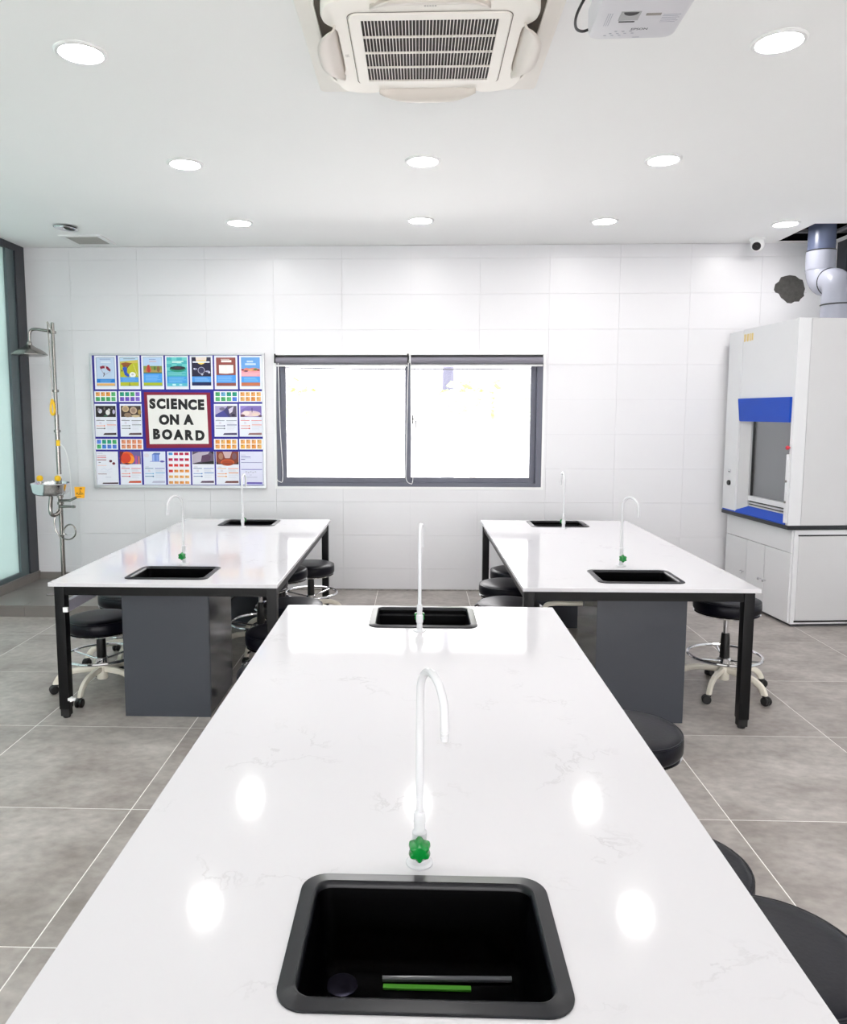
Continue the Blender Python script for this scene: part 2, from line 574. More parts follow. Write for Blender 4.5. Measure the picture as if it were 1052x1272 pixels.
# rough mortar showing in the hole
pv, pf = [], []
cxh, czh = 3.168, 2.655
for r in range(6):
    for a in range(28):
        an = 2 * PI * a / 28
        rad = 0.15 * r / 5
        pv.append((cxh + rad * math.cos(an), YB + 0.0045 - random.uniform(0, 0.003), czh + rad * math.sin(an)))
for r in range(5):
    for a in range(28):
        b = (a + 1) % 28
        pf.append((r * 28 + a, r * 28 + b, (r + 1) * 28 + b, (r + 1) * 28 + a))
mp_ = MB().add(pv, pf).build('mortar_patch', MORTAR, wall_back)
mp_['label'] = 'dark rough mortar in a broken round hole'
# crumbly joint along the foot of the back wall
fv, ff = [], []
n = 220
for i in range(n + 1):
    x = XL + (XR - XL) * i / n
    fv += [(x, YB - random.uniform(0.001, 0.006), -0.002), (x, YB - random.uniform(0, 0.002), random.uniform(0.006, 0.016)), (x, YB + 0.01, 0.014)]
for i in range(n):
    for k in range(2):
        ff.append((i * 3 + k, i * 3 + 3 + k, i * 3 + 4 + k, i * 3 + 1 + k))
JOINT = mat('crumbled_wall_joint', rgb(150, 146, 142), 0.95, vary=0.75, scale=26, stretch=(1, 1, 1))
tag(MB().add(fv, ff).build('trim_1', JOINT), 'crumbly grey joint along the foot of the back wall', 'joint', kind=TOP)


# left and right glass partitions on a low tiled kerb
def partition(name, X, side, label, glass):
    root = thing(name, label, 'glass wall', (X, 0, 0), kind=TOP)
    s = side                                    # +1: the room lies towards +x
    xo, xi = -s * 0.05, s * 0.03                # outer / inner face

    def bx(nm, m, a, y0, z0, b, y1, z1, bev=0.0):
        return MB().box(min(a, b), y0, z0, max(a, b), y1, z1).build(nm, m, root, smooth=0, bevel=bev)
    # kerb tiles
    y = YB
    while y > YF:
        y0 = max(y - 0.6, YF)
        bx('kerb_tile', TRAYT, xo, y0 + 0.001, 0, xi + s * 0.012, y - 0.001, 0.162, 0.002)
        y -= 0.6
    bx('jamb', DKFRAME, xo, 6.585, 0.162, xi, YB, ZC, 0.002)
    bx('head_rail', DKFRAME, xo, YF, 2.985, xi, 6.585, ZC, 0.002)
    bx('stile', DKFRAME2, xo, 6.46, 0.162, xi - s * 0.015, 6.585, 2.985, 0.002)
    bx('sill_rail', DKFRAME2, xo, YF, 0.162, xi - s * 0.015, 6.46, 0.20, 0.002)
    edges = [6.46, 4.55, 2.6, 0.65, YF]
    for k in range(4):
        b, a = edges[k], edges[k + 1]
        bx('pane', glass, -s * 0.02, a + (0.05 if k < 3 else 0), 0.20, -s * 0.008, b, 2.985)
        if k < 3:
            bx('mullion', DKFRAME, xo, a, 0.20, xi, a + 0.05, 2.985, 0.002)
    return root


partition('wall_left', XL, 1, 'teal frosted glass partition in dark frame left of the emergency shower', FROST)
partition('wall_right', XR, -1, 'grey frosted glass partition in dark frame behind the fume hood', FROST2)
wf = MB()
FX, FZ0, FZ1 = 3.2, 0.05, 2.1
wf.box(XL - 0.2, YF - 0.12, -0.12, -FX, YF, 3.55).box(FX, YF - 0.12, -0.12, XR + 0.2, YF, 3.55)
wf.box(-FX, YF - 0.12, -0.12, FX, YF, FZ0).box(-FX, YF - 0.12, FZ1, FX, YF, 3.55)
tag(wf.build('wall_front', CEILW, smooth=0), 'plain white wall behind the camera around the added glass doors', 'wall', kind=TOP)
w2 = thing('added_glass_doors', 'unseen row of slate grey framed glass doors added behind the camera for daylight', 'window', (0, YF, 0), kind=TOP)  # unseen glazing, added to let daylight in towards ceiling and back wall
for k in range(5):
    xm = -FX + 2 * FX * k / 4
    MB().box(xm - 0.03, -0.09, FZ0, xm + 0.03, -0.03, FZ1).build('frame_bar', SLATE, w2, smooth=0)
    if k < 4:
        xn = xm + FX / 2
        MB().box(xm + 0.03, -0.09, FZ0, xn - 0.03, -0.03, FZ0 + 0.06).build('frame_bar', SLATE, w2, smooth=0)
        MB().box(xm + 0.03, -0.09, FZ1 - 0.06, xn - 0.03, -0.03, FZ1).build('frame_bar', SLATE, w2, smooth=0)
        MB().box(xm + 0.03, -0.063, FZ0 + 0.06, xn - 0.03, -0.057, FZ1 - 0.06).build('pane', GLASS, w2, smooth=0)

# window
win = thing('window_1', 'wide slate grey sliding window in the back wall', 'window', (0, YB, 0), kind=TOP)


def wbx(nm, m, x0, y0, z0, x1, y1, z1, bev=0.002, par=win):
    return MB().box(x0, y0, z0, x1, y1, z1).build(nm, m, par, smooth=0, bevel=bev)


rv = MB()                                         # white reveal edge around the frame
e = 0.008
rv.box(WX0 - 0.012, -0.004, WZ0 - 0.014, WX0 + e, 0.10, WZ1 + 0.01)
rv.box(WX1 - e, -0.004, WZ0 - 0.014, WX1 + 0.012, 0.10, WZ1 + 0.01)
rv.box(WX0 + e, -0.004, WZ0 - 0.014, WX1 - e, 0.10, WZ0 + e)
rv.box(WX0 + e, -0.004, WZ1 - e, WX1 - e, 0.10, WZ1 + 0.01)
rv.build('reveal', WHTPL, win, smooth=0)
fx0, fx1, fz0, fz1 = WX0 + e, WX1 - e, WZ0 + e, WZ1 - e
wbx('frame_bar', SLATE, fx0, 0.0, fz0, fx0 + 0.035, 0.09, fz1)
wbx('frame_bar', SLATE, fx1 - 0.05, 0.0, fz0, fx1, 0.09, fz1)
wbx('frame_bar', SLATE, fx0 + 0.035, 0.0, fz0, fx1 - 0.05, 0.09, fz0 + 0.035)
wbx('frame_bar', SLATE, fx0 + 0.035, 0.0, fz1 - 0.035, fx1 - 0.05, 0.09, fz1)


def sash(x0, x1, y0, wl, wr):
    s = bpy.data.objects.new('sash', None)
    col.objects.link(s); s.parent = win
    z0, z1 = fz0 + 0.035, fz1 - 0.035
    wbx('stile', SLATE, x0, y0, z0, x0 + wl, y0 + 0.03, z1, par=s)
    wbx('stile', SLATE, x1 - wr, y0, z0, x1, y0 + 0.03, z1, par=s)
    wbx('rail', SLATE, x0 + wl, y0, z0, x1 - wr, y0 + 0.03, z0 + 0.045, par=s)
    wbx('rail', SLATE, x0 + wl, y0, z1 - 0.05, x1 - wr, y0 + 0.03, z1, par=s)
    wbx('pane', GLASS, x0 + wl, y0 + 0.012, z0 + 0.045, x1 - wr, y0 + 0.018, z1 - 0.05, bev=0, par=s)
    return s


sash(fx0 + 0.035, -0.064, 0.010, 0.05, 0.055)
s2 = sash(-0.118, fx1 - 0.05, 0.048, 0.055, 0.05)
hd = MB().box(-0.058, -0.012, 1.50, -0.044, 0.01, 1.585).tube([(-0.051, -0.012, 1.555), (-0.04, -0.035, 1.55), (-0.02, -0.04, 1.53), (-0.018, -0.038, 1.45)], 0.006, 8)
hd.build('window_handle', BLKPL, s2)

# ------------------------------------------------------------------ outside the window
tag(MB().box(-60, -60, -0.6, 60, 70, -0.4).build('ground', mat('pale_concrete_yard', rgb(228, 226, 224), 0.9, vary=0.04, scale=1), smooth=0),
    'pale sunlit yard outside the window', 'ground', kind=TOP)
up = thing('utility_pole', 'weathered utility pole seen through the right window pane', 'pole', (0.62, 16, -0.4))
MB().lathe([(0.14, 0), (0.10, 5.6)], n=14).build('pole', mat('weathered_concrete_pole', rgb(78, 78, 96), 0.8, vary=0.05), up)
MB().box(-0.8, -0.05, 4.3, 0.8, 0.05, 4.42).build('crossarm', mat('galvanised_steel', rgb(96, 98, 116), 0.5, vary=0.05), up, smooth=0)
for k, (za, zb, sag) in enumerate(((3.35, 3.4, 0.12), (3.15, 3.25, 0.2), (2.85, 3.2, 0.15), (2.8, 2.75, 0.3))):
    pts = [(-9 + 18 * t / 16, 15.78 - 0.1 * k, za + (zb - za) * t / 16 - sag * 4 * (t / 16) * (1 - t / 16)) for t in range(17)]
    tag(MB().tube(pts, 0.018, 6).build('overhead_cable', mat('dark_cable', rgb(40, 38, 52), 0.6)),
        ['topmost overhead cable outside the window', 'second overhead cable outside the window', 'third overhead cable, rising towards the pole outside',
         'lowest overhead cable sagging outside the window'][k], 'cable', 'overhead cables outside')


def tree(x, y, z, r, label):
    t = thing('tree', label, 'tree', (x, y, -0.4), group='trees outside')
    rnd = random.Random(int(x * 100))
    vs_, fs = [], []
    for i in range(260):
        u = Vector((rnd.gauss(0, 1), rnd.gauss(0, 1), rnd.gauss(0, 0.6))).normalized() * r * rnd.uniform(0.4, 1)
        a, b = rnd.uniform(0, PI), rnd.uniform(0, PI)
        d1 = Vector((math.cos(a), math.sin(a), 0.3)) * 0.10
        d2 = Vector((-math.sin(a) * math.cos(b), math.cos(a) * math.cos(b), math.sin(b))) * 0.06
        c = Vector((0, 0, z + 0.4)) + u
        o = len(vs_)
        vs_ += [tuple(c - d1), tuple(c + d2), tuple(c + d1), tuple(c - d2)]
        fs.append((o, o + 1, o + 2, o + 3))
    MB().add(vs_, fs).build('foliage', mat('light_green_leaves', rgb(172, 206, 112), 0.7, vary=0.15, scale=3), t, smooth=0)['kind'] = 'stuff'
    MB().tube([(0, 0, 0), (0.03, 0, z * 0.5), (0, 0, z + 0.3)], [0.07, 0.05, 0.03], 8).build('trunk', mat('pale_bark', rgb(170, 155, 135), 0.9, vary=0.2), t)


tree(-2.3, 13.5, 1.75, 0.55, 'overexposed green tree outside the left window pane')
tree(0.95, 13.5, 1.75, 0.6, 'overexposed green tree outside beside the utility pole')
tree(2.35, 13.8, 1.8, 0.5, 'overexposed green tree outside at the right window edge')

# ------------------------------------------------------------------ ceiling lights
ringm = MB().lathe([(0.104, 0.0), (0.104, -0.004), (0.098, -0.009), (0.086, -0.010), (0.082, -0.006), (0.082, 0.0)], n=32, cap0=False, cap1=False)
lampm = MB().lathe([(0.0, -0.0055), (0.082, -0.0055)], n=32, cap0=False, cap1=False)
dl_meshes = []


def downlight(x, y, label, group='recessed downlights'):
    t = thing('downlight', label, 'ceiling light', (x, y, ZC), group=group)
    if not dl_meshes:
        dl_meshes.append(ringm.build('trim_ring', WHTPL, t).data)
        dl_meshes.append(lampm.build('diffuser', LAMPE, t, smooth=0).data)
    else:
        inst('trim_ring', dl_meshes[0], t)
        inst('diffuser', dl_meshes[1], t)


DL = {(-1.36, 3.17): 'lit round downlight in the ceiling left of the air conditioner',
      (1.395, 3.16): 'lit round downlight in the ceiling right of the projector',
      (-1.36, 4.54): 'lit round downlight in the middle row, leftmost of three',
      (0.02, 4.53): 'lit round downlight in the middle row, just beyond the air conditioner',
      (1.392, 4.55): 'lit round downlight in the middle row, rightmost of three',
      (-1.367, 5.91): 'lit round downlight in the far row above the noticeboard',
      (0.01, 5.88): 'lit round downlight in the far row above the middle of the window',
      (1.395, 5.94): 'lit round downlight in the far row right of the window',
      (2.795, 6.06): 'lit round downlight beside the ceiling opening over the fume hood'}
for (x, y), lb in DL.items():
    downlight(x, y, lb)
for y in (4.54, 3.17, 1.79):
    for x in (-2.75, -1.36, 0.02, 1.39, 2.79):
        if y > 2 and abs(x) < 2:
            continue
        downlight(x, y, 'lit round downlight in the ceiling beyond the edge of the photo', 'downlights outside the photo')

# loose, unlit downlight hanging tilted from its hole
ld = thing('loose_downlight', 'unlit round downlight hanging tilted from the ceiling near the glass partition', 'ceiling light', (-2.745, 5.99, ZC))
ld.rotation_euler = (0.0, 0.10, 0)
MB().lathe([(0.09, -0.012), (0.092, -0.016), (0.085, -0.022), (0.055, -0.012), (0.05, -0.004)], n=28, cap0=False).build('reflector', CHROME, ld)
MB().lathe([(0.0, -0.02), (0.03, -0.026), (0.05, -0.012), (0.05, -0.001), (0, -0.001)], n=20, cap0=False, cap1=False).build('lamp_holder', BLKPL, ld, loc=(0.035, 0, 0))

# exhaust vent
vt = thing('ceiling_vent', 'square grey exhaust vent in the ceiling near the back wall', 'vent', (-2.765, 6.44, ZC))
fr = MB()
for a in (0, 1):
    s = -1 if a else 1
    fr.box(-0.17, s * 0.155 - 0.02, -0.012, 0.17, s * 0.155 + 0.02, 0)
    fr.box(s * 0.155 - 0.02, -0.135, -0.012, s * 0.155 + 0.02, 0.135, 0)
fr.build('vent_frame', WHTPL, vt, smooth=0)
MB().box(-0.135, -0.135, -0.003, 0.135, 0.135, -0.001).build('backing', mat('vent_grey', rgb(150, 148, 144), 0.7, vary=0.1), vt, smooth=0)
sl = MB()
for k in range(18):
    y = -0.13 + 0.26 * k / 17
    sl.box(-0.135, y - 0.0035, -0.010, 0.135, y + 0.0035, -0.003)
sl.build('louvre_bars', mat('vent_bar_grey', rgb(176, 174, 170), 0.6, vary=0.05), vt, smooth=0)

# security camera
sc_ = thing('security_camera', 'small white dome security camera under the ceiling at the back wall', 'camera', (2.80, 6.56, ZC))
MB().lathe([(0.062, 0), (0.062, -0.012), (0.05, -0.03), (0.0, -0.03)], n=24).build('camera_base', WHTPL, sc_)
ball = MB().lathe([(0.054 * math.sin(PI * k / 14), 0.054 * math.cos(PI * k / 14)) for k in range(0, 15)], (0, 0, 0), n=24, cap0=False, cap1=False)
ball.build('camera_ball', WHTPL, sc_, loc=(0, -0.012, -0.052))
eye = MB().lathe([(0.034, 0.0), (0.034, 0.006), (0.029, 0.010), (0.0, 0.011)], n=24).lathe([(0.011, 0.012), (0.011, 0.018), (0, 0.019)], n=16).build('lens_window', BLKPL, sc_, loc=(-0.022, -0.046, -0.072))
eye.rotation_euler = Vector((-0.45, -0.72, -0.40)).to_track_quat('Z', 'Y').to_euler()

# ------------------------------------------------------------------ ceiling air conditioner
AX, AY = 0.034, 3.07
ac = thing('air_conditioner', 'cream four way cassette air conditioner in the ceiling', 'air conditioner', (AX, AY, ZC))
pn = MB()
hs = 0.475
outer = rrect(0, 0, hs, hs, 0.02, 3)
pn.loft([[(x, y, 0) for x, y in outer], [(x, y, -0.012) for x, y in outer], [(x * 0.985, y * 0.985, -0.016) for x, y in outer]], cap0=False)
pn.build('ceiling_panel', CREAM, ac)
well = rrect(0, 0, 0.405, 0.405, 0.13, 8)
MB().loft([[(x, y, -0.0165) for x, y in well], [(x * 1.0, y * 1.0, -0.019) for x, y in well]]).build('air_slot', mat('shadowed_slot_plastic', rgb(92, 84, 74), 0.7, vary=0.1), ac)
wr = MB()
o1 = rrect(0, 0, 0.418, 0.418, 0.14, 8)
wr.loft([[(x, y, -0.016) for x, y in o1], [(x * .995, y * .995, -0.026) for x, y in o1], [(x * .972, y * .972, -0.026) for x, y in o1], [(x * .968, y * .968, -0.016) for x, y in o1]], False, False)
wr.build('slot_rim', CREAM, ac)


def ac_body(h, r, bite, half, n=10):
    """rounded square with a shallow waist on each side for the louvres"""
    base = []
    for q in range(4):
        pts = []
        a0 = -PI / 4
        m = 60
        for i in range(m):
            a = a0 + PI / 2 * i / m
            t = math.tan(a)
            # side x = h, y = h * t; superellipse corner
            p = 7.0
            rr_ = 1 / ((abs(math.cos(a)) ** p + abs(math.sin(a)) ** p) ** (1 / p))
            x, y = h * rr_ * math.cos(a), h * rr_ * math.sin(a)
            w = 1 / (1 + math.exp((abs(y) - half) / 0.014))
            x -= bite * w
            pts.append((x, y))
        c, s = math.cos(q * PI / 2), math.sin(q * PI / 2)
        base += [(x * c - y * s, x * s + y * c) for x, y in pts]
    return base


bo = ac_body(0.388, 0.1, 0.052, 0.20)
bm_ = MB().loft([[(x, y, -0.02) for x, y in bo], [(x, y, -0.05) for x, y in bo], [(x * 0.985, y * 0.985, -0.060) for x, y in bo]], cap0=False)
bm_.build('centre_frame', CREAM, ac, smooth=40)
GS = 0.245
gf = MB()
i1, i2, i3 = rrect(0, 0, 0.288, 0.285, 0.035, 5), rrect(0, 0, 0.285, 0.282, 0.033, 5), rrect(0, 0, GS, GS, 0.004, 5)
gf.loft([[(x, y, -0.0600) for x, y in i1], [(x, y, -0.066) for x, y in i2], [(x, y, -0.067) for x, y in i3], [(x, y, -0.0605) for x, y in i3]], False, False)
gf.build('grille_frame', CREAM, ac, smooth=40)
sm = MB().loft([[(x * 1.004, y * 1.004, -0.0601) for x, y in i1], [(x * 1.014, y * 1.014, -0.0601) for x, y in i1], [(x * 1.014, y * 1.014, -0.0607) for x, y in i1], [(x * 1.004, y * 1.004, -0.0607) for x, y in i1]], False, False)
sm.build('seam', mat('dark_seam', rgb(120, 110, 100), 0.7), ac)
MB().box(-GS, -GS, -0.0605, GS, GS, -0.0602).build('filter_mesh', DARKG, ac, smooth=0)
gb = MB()
nb = 40
for k in range(nb + 1):
    x = -GS + 2 * GS * k / nb
    gb.box(x - 0.0013, -GS, -0.0675, x + 0.0013, GS, -0.0612)
gb.build('grille_bars', CREAM, ac, smooth=0)
for k in (1, 2, 3):
    y = -GS + 2 * GS * k / 4
    MB().box(-GS, y - 0.0022, -0.068, GS, y + 0.0022, -0.061).build('grille_crossbar', CREAM, ac, smooth=0)
# control slots and little marks
mk = MB()
for k in range(5):
    mk.box(-0.02 + k * 0.009, -0.327, -0.0606, -0.014 + k * 0.009, -0.323, -0.0599)
for k in range(3):
    for j in range(4):
        mk.box(-0.322 + k * 0.005, 0.02 + j * 0.006, -0.0606, -0.319 + k * 0.005, 0.0215 + j * 0.006, -0.0599)
mk.build('indicator_marks', mat('grey_print', rgb(150, 145, 140), 0.6), ac, smooth=0)['kind'] = 'stuff'
# louvres: lens shaped flaps opened out of each side
for q in range(4):
    vv, ff_ = [], []
    m1, m2 = 16, 6
    for i in range(m1 + 1):
        t = -1 + 2 * i / m1
        y = 0.205 * t
        wdt = 0.078 * (1 - abs(t) ** 3.5) + 0.004
        for k in range(m2 + 1):
            s = k / m2
            vv.append((0.338 + wdt * s, y, -0.045 - 0.042 * math.sin(s * PI * 0.62) * (1 - 0.25 * abs(t) ** 3)))
    for i in range(m1):
        for k in range(m2):
            a = i * (m2 + 1) + k
            ff_.append((a, a + 1, a + m2 + 2, a + m2 + 1))
    c, s = math.cos(q * PI / 2), math.sin(q * PI / 2)
    vv = [(x * c - y * s, x * s + y * c, z) for x, y, z in vv]
    lo = MB().add(vv, ff_).build('louvre', VANEM, ac)
    so = lo.modifiers.new('thick', 'SOLIDIFY'); so.thickness = 0.006; so.offset = 0

# ------------------------------------------------------------------ projector with its cable
pj = thing('projector', 'white ceiling mounted projector right of the air conditioner', 'projector', (0.645, 2.36, 2.755), rotz=-0.02)
pb = MB()
l0, l1, l2, l3 = rrect(0, 0, 0.120, 0.140, 0.028, 6), rrect(0, 0, 0.128, 0.148, 0.032, 6), rrect(0, 0, 0.132, 0.152, 0.032, 6), rrect(0, 0, 0.125, 0.145, 0.032, 6)
pb.loft([[(x, y, 0.0) for x, y in l0], [(x, y, 0.004) for x, y in l1], [(x, y, 0.03) for x, y in l2], [(x, y, 0.075) for x, y in l2], [(x, y, 0.082) for x, y in l3]])
pb.build('projector_body', mat('pale_grey_plastic', rgb(214, 213, 218), 0.4, vary=0.02), pj, smooth=40)
MB().lathe([(0.022, 0), (0.022, 0.20), (0.05, 0.20), (0.05, 0.205)], n=20).build('mount_pole', WHTPL, pj, loc=(0, 0, 0.08))
MB().box(-0.05, -0.06, 0.08, 0.05, 0.06, 0.088).build('mount_plate', WHTPL, pj, smooth=0)
lw = MB().box(-0.062, -0.02, -0.0012, -0.005, 0.03, 0.001).build('lens_ring_window', mat('grey_slider_well', rgb(176, 176, 178), 0.5), pj, smooth=0)
MB().add([(0.0 + 0.022 * math.cos(PI + PI * k / 12) - 0.033, -0.018 - 0.022 * 0.9 * math.sin(PI + PI * k / 12), -0.0018) for k in range(13)], [tuple(range(13))]).build('focus_ring', BLKPL, pj, smooth=0)
MB().box(-0.058, 0.036, -0.0012, -0.012, 0.041, 0.001).build('slider_slot', BLKPL, pj, smooth=0)
MB().box(0.012, -0.008, -0.0012, 0.055, 0.004, 0.001).build('lamp_cover_slot', mat('grey_print', rgb(150, 145, 140), 0.6), pj, smooth=0)
ink = mat('dark_grey_print', rgb(90, 90, 98), 0.6)
tv, tf = text_geo('EPSON', 0.0165, 0.0003)
pe = MB().add([(x, -y, -0.0006) for x, y, z in tv], tf)
pe.build('brand_print', ink, pj, smooth=0, loc=(0.014, 0.088, 0))
tl = MB()
for k in range(6):                                   # small printed lines and button marks, too fine to read
    tl.box(0.062, 0.0 + k * 0.0085, -0.0008, 0.112 - 0.006 * (k % 2), 0.0012 + k * 0.0085, 0.0005)
for k in range(3):
    for j in range(3 + k % 2):
        tl.box(-0.085 + j * 0.022 + 0.014 * k, 0.118 - k * 0.012, -0.0008, -0.077 + j * 0.022 + 0.014 * k, 0.1205 - k * 0.012, 0.0005)
for j in range(3):
    tl.box(-0.098 + 0.006 * j, -0.01, -0.0008, -0.0965 + 0.006 * j, 0.06, 0.0005)
tl.box(0.006, 0.132, -0.0008, 0.026, 0.1335, 0.0005)
tl.build('fine_print', mat('pale_grey_print', rgb(168, 168, 180), 0.6), pj, smooth=0)['kind'] = 'stuff'
cb = catmull([(-0.118, 0.135, 0.03), (-0.145, 0.137, 0.022), (-0.172, 0.10, 0.016), (-0.182, 0.03, 0.02), (-0.165, -0.05, 0.04), (-0.13, -0.13, 0.07), (-0.12, -0.20, 0.12), (-0.12, -0.24, 0.2), (-0.12, -0.25, 0.287)], 6)
MB().tube(cb, 0.0042, 8).build('cable', BLKPL, pj)

# ------------------------------------------------------------------ noticeboard and everything pinned on it
BY = YB - 0.022
bd = thing('noticeboard', 'blue noticeboard in an aluminium frame covered with science posters', 'noticeboard', (-2.135, YB, 1.53))
X0, X1, Z0, Z1 = -2.915, -1.355, 0.928, 2.124
MB().box(X0 + 0.01, BY, Z0 + 0.01, X1 - 0.01, YB - 0.001, Z1 - 0.01).build('backing', BOARDB, bd, smooth=0).location = (2.135, -YB, -1.53)
for (a, b, c, d) in ((X0, Z0, X1, Z0 + 0.027), (X0, Z1 - 0.018, X1, Z1), (X0, Z0 + 0.027, X0 + 0.026, Z1 - 0.018), (X1 - 0.024, Z0 + 0.027, X1, Z1 - 0.018)):
    MB().box(a, BY - 0.012, b, c, YB - 0.0005, d).build('frame_bar', ALU, bd, smooth=0, bevel=0.004).location = (2.135, -YB, -1.53)

R = [[-2.868, 1.808, -2.68, 2.104], [-2.655, 1.808, -2.469, 2.104], [-2.446, 1.808, -2.256, 2.104], [-2.233, 1.808, -2.036, 2.103],
     [-2.014, 1.808, -1.818, 2.103], [-1.796, 1.808, -1.598, 2.103], [-1.574, 1.808, -1.38, 2.102],
     [-2.878, 1.696, -2.684, 1.791], [-2.66, 1.696, -2.466, 1.791], [-1.805, 1.696, -1.596, 1.791], [-1.582, 1.697, -1.380, 1.791],
     [-2.882, 1.387, -2.692, 1.679], [-2.654, 1.388, -2.465, 1.679], [-1.808, 1.389, -1.606, 1.679], [-1.583, 1.39, -1.380, 1.68],
     [-2.886, 1.272, -2.69, 1.368], [-2.662, 1.273, -2.462, 1.368], [-1.815, 1.275, -1.609, 1.37], [-1.588, 1.276, -1.38, 1.371],
     [-2.888, 0.956, -2.695, 1.255], [-2.669, 0.957, -2.483, 1.255], [-2.457, 0.958, -2.265, 1.256], [-2.24, 0.959, -2.04, 1.256],
     [-2.018, 0.96, -1.823, 1.257], [-1.802, 0.96, -1.601, 1.257], [-1.585, 0.961, -1.385, 1.258]]


def poster(idx, label, items, name='poster', paper=(236, 238, 248), group=None, cat='poster'):
    x0, z0, x1, z1 = R[idx]
    x0, x1 = max(x0 - 0.004, -2.888), min(x1 + 0.004, -1.380)
    w, h = x1 - x0, z1 - z0
    mb = MB()
    mats = [flat(*paper)]
    keys = {paper: 0}
    yb = BY - 0.0002
    mb.box(x0, yb - 0.001, z0, x1, yb, z1, 0)
    lay = 0
    for it in items:
        kind, colr = it[0], it[-1]
        if colr not in keys:
            keys[colr] = len(mats)
            mats.append(flat(*colr))
        lay += 1
        y = yb - 0.001 - 0.00012 * lay
        if kind == 'r':
            u0, v0, u1, v1 = it[1:5]
            pts = [(u0, v0), (u1, v0), (u1, v1), (u0, v1)]
        elif kind == 'e':
            cx, cy, rx, ry = it[1:5]
            pts = [(cx + rx * math.cos(2 * PI * k / 16), cy + ry * math.sin(2 * PI * k / 16)) for k in range(16)]
        else:
            pts = it[1]
        mb.add([(x0 + u * w, y, z1 - v * h) for u, v in pts], [tuple(range(len(pts)))], keys[colr])
    o = mb.build(name, mats, None, origin=((x0 + x1) / 2, BY, (z0 + z1) / 2), smooth=0)
    # faces must look into the room
    return tag(o, label, cat, group)


W = (246, 247, 252)


def tx(u0, v, u1, n, c, step=0.028, th=0.010, seed=1):
    """lines of small print, too fine to read"""
    rnd = random.Random(seed + int(v * 100) + int(u0 * 37))
    return [('r', u0, v + k * step, u1 - rnd.uniform(0, 0.25) * (u1 - u0), v + k * step + th, c) for k in range(n)]


B1, B2 = (70, 158, 238), (96, 170, 240)
sky, pale = (176, 202, 232), (214, 226, 244)
poster(0, 'poster with dark red parachute on pale blue, top left of the noticeboard', [
    ('r', .08, .06, .93, .90, (70, 110, 160)), ('r', .095, .07, .915, .89, (196, 214, 238)), ('r', .25, .10, .75, .115, (120, 140, 190)), *tx(.3, .17, .8, 2, (240, 246, 255), .03, .016),
    ('p', [(.25, .33), (.38, .30), (.50, .31), (.49, .38), (.40, .38), (.28, .40)], (128, 18, 52)), ('p', [(.52, .31), (.62, .33), (.74, .42), (.72, .48), (.62, .44), (.53, .38)], (140, 22, 56)),
    ('p', [(.47, .32), (.53, .32), (.52, .39), (.48, .38)], (240, 235, 240)), ('p', [(.28, .40), (.295, .40), (.45, .56), (.44, .57)], (130, 100, 130)), ('p', [(.70, .48), (.715, .48), (.46, .58), (.45, .57)], (160, 130, 150)),
    ('p', [(.41, .52), (.46, .50), (.45, .58), (.41, .63), (.39, .62), (.42, .57)], (60, 30, 60)), ('r', .095, .69, .915, .81, (34, 132, 220)), *tx(.25, .72, .8, 3, (120, 190, 245), .028, .01), ('r', .095, .81, .915, .825, W), ('r', .095, .825, .915, .89, (238, 186, 110))])
poster(1, 'poster with cyclist sliding on a yellow green field, second in the top row', [
    ('r', .08, .05, .93, .90, (80, 120, 70)), ('r', .09, .06, .92, .20, (190, 216, 240)), ('r', .09, .18, .92, .64, (196, 196, 40)), ('p', [(.09, .18), (.92, .13), (.92, .22), (.5, .24), (.09, .26)], (214, 196, 90)),
    ('r', .25, .09, .8, .105, (110, 120, 120)), ('p', [(.12, .24), (.35, .20), (.66, .23), (.42, .33), (.26, .36), (.2, .29)], (150, 84, 36)), ('p', [(.20, .36), (.34, .33), (.42, .38), (.40, .50), (.52, .58), (.46, .64), (.30, .58), (.24, .46)], (38, 82, 190)),
    ('e', .17, .45, .03, .03, (60, 60, 70)), ('p', [(.58, .24), (.62, .23), (.42, .38), (.38, .36)], (110, 90, 50)), ('e', .66, .57, .15, .08, (244, 244, 240)), ('e', .66, .56, .06, .03, (200, 200, 200)), ('p', [(.7, .26), (.72, .26), (.9, .6), (.87, .6)], (225, 220, 130)),
    ('r', .09, .64, .92, .79, (74, 158, 236)), *tx(.2, .67, .85, 4, (130, 190, 245), .028, .01), ('r', .09, .79, .92, .89, (196, 200, 40)), ('e', .51, .82, .02, .018, (40, 60, 40)), ('e', .51, .87, .05, .012, (60, 80, 40))])
poster(2, 'poster with red figures in a field below pale sky, third in the top row', [
    ('r', .08, .05, .93, .90, (90, 130, 160)), ('r', .09, .06, .92, .31, (186, 210, 240)), ('r', .35, .11, .65, .125, (120, 140, 190)), ('r', .36, .16, .68, .19, (214, 180, 196)), ('r', .09, .31, .92, .52, (130, 150, 70)), ('r', .09, .42, .92, .52, (176, 150, 80)),
    ('e', .32, .42, .13, .10, (206, 110, 70)), ('p', [(.26, .29), (.36, .27), (.40, .45), (.34, .52), (.26, .46)], (190, 54, 50)), ('e', .76, .40, .07, .09, (140, 96, 60)), ('e', .6, .38, .05, .06, (90, 120, 60)), ('r', .09, .50, .92, .53, (60, 110, 90)),
    ('r', .09, .53, .92, .80, (72, 160, 240)), *tx(.18, .58, .86, 6, (140, 200, 248), .033, .012), ('r', .09, .80, .92, .885, (176, 190, 30))])
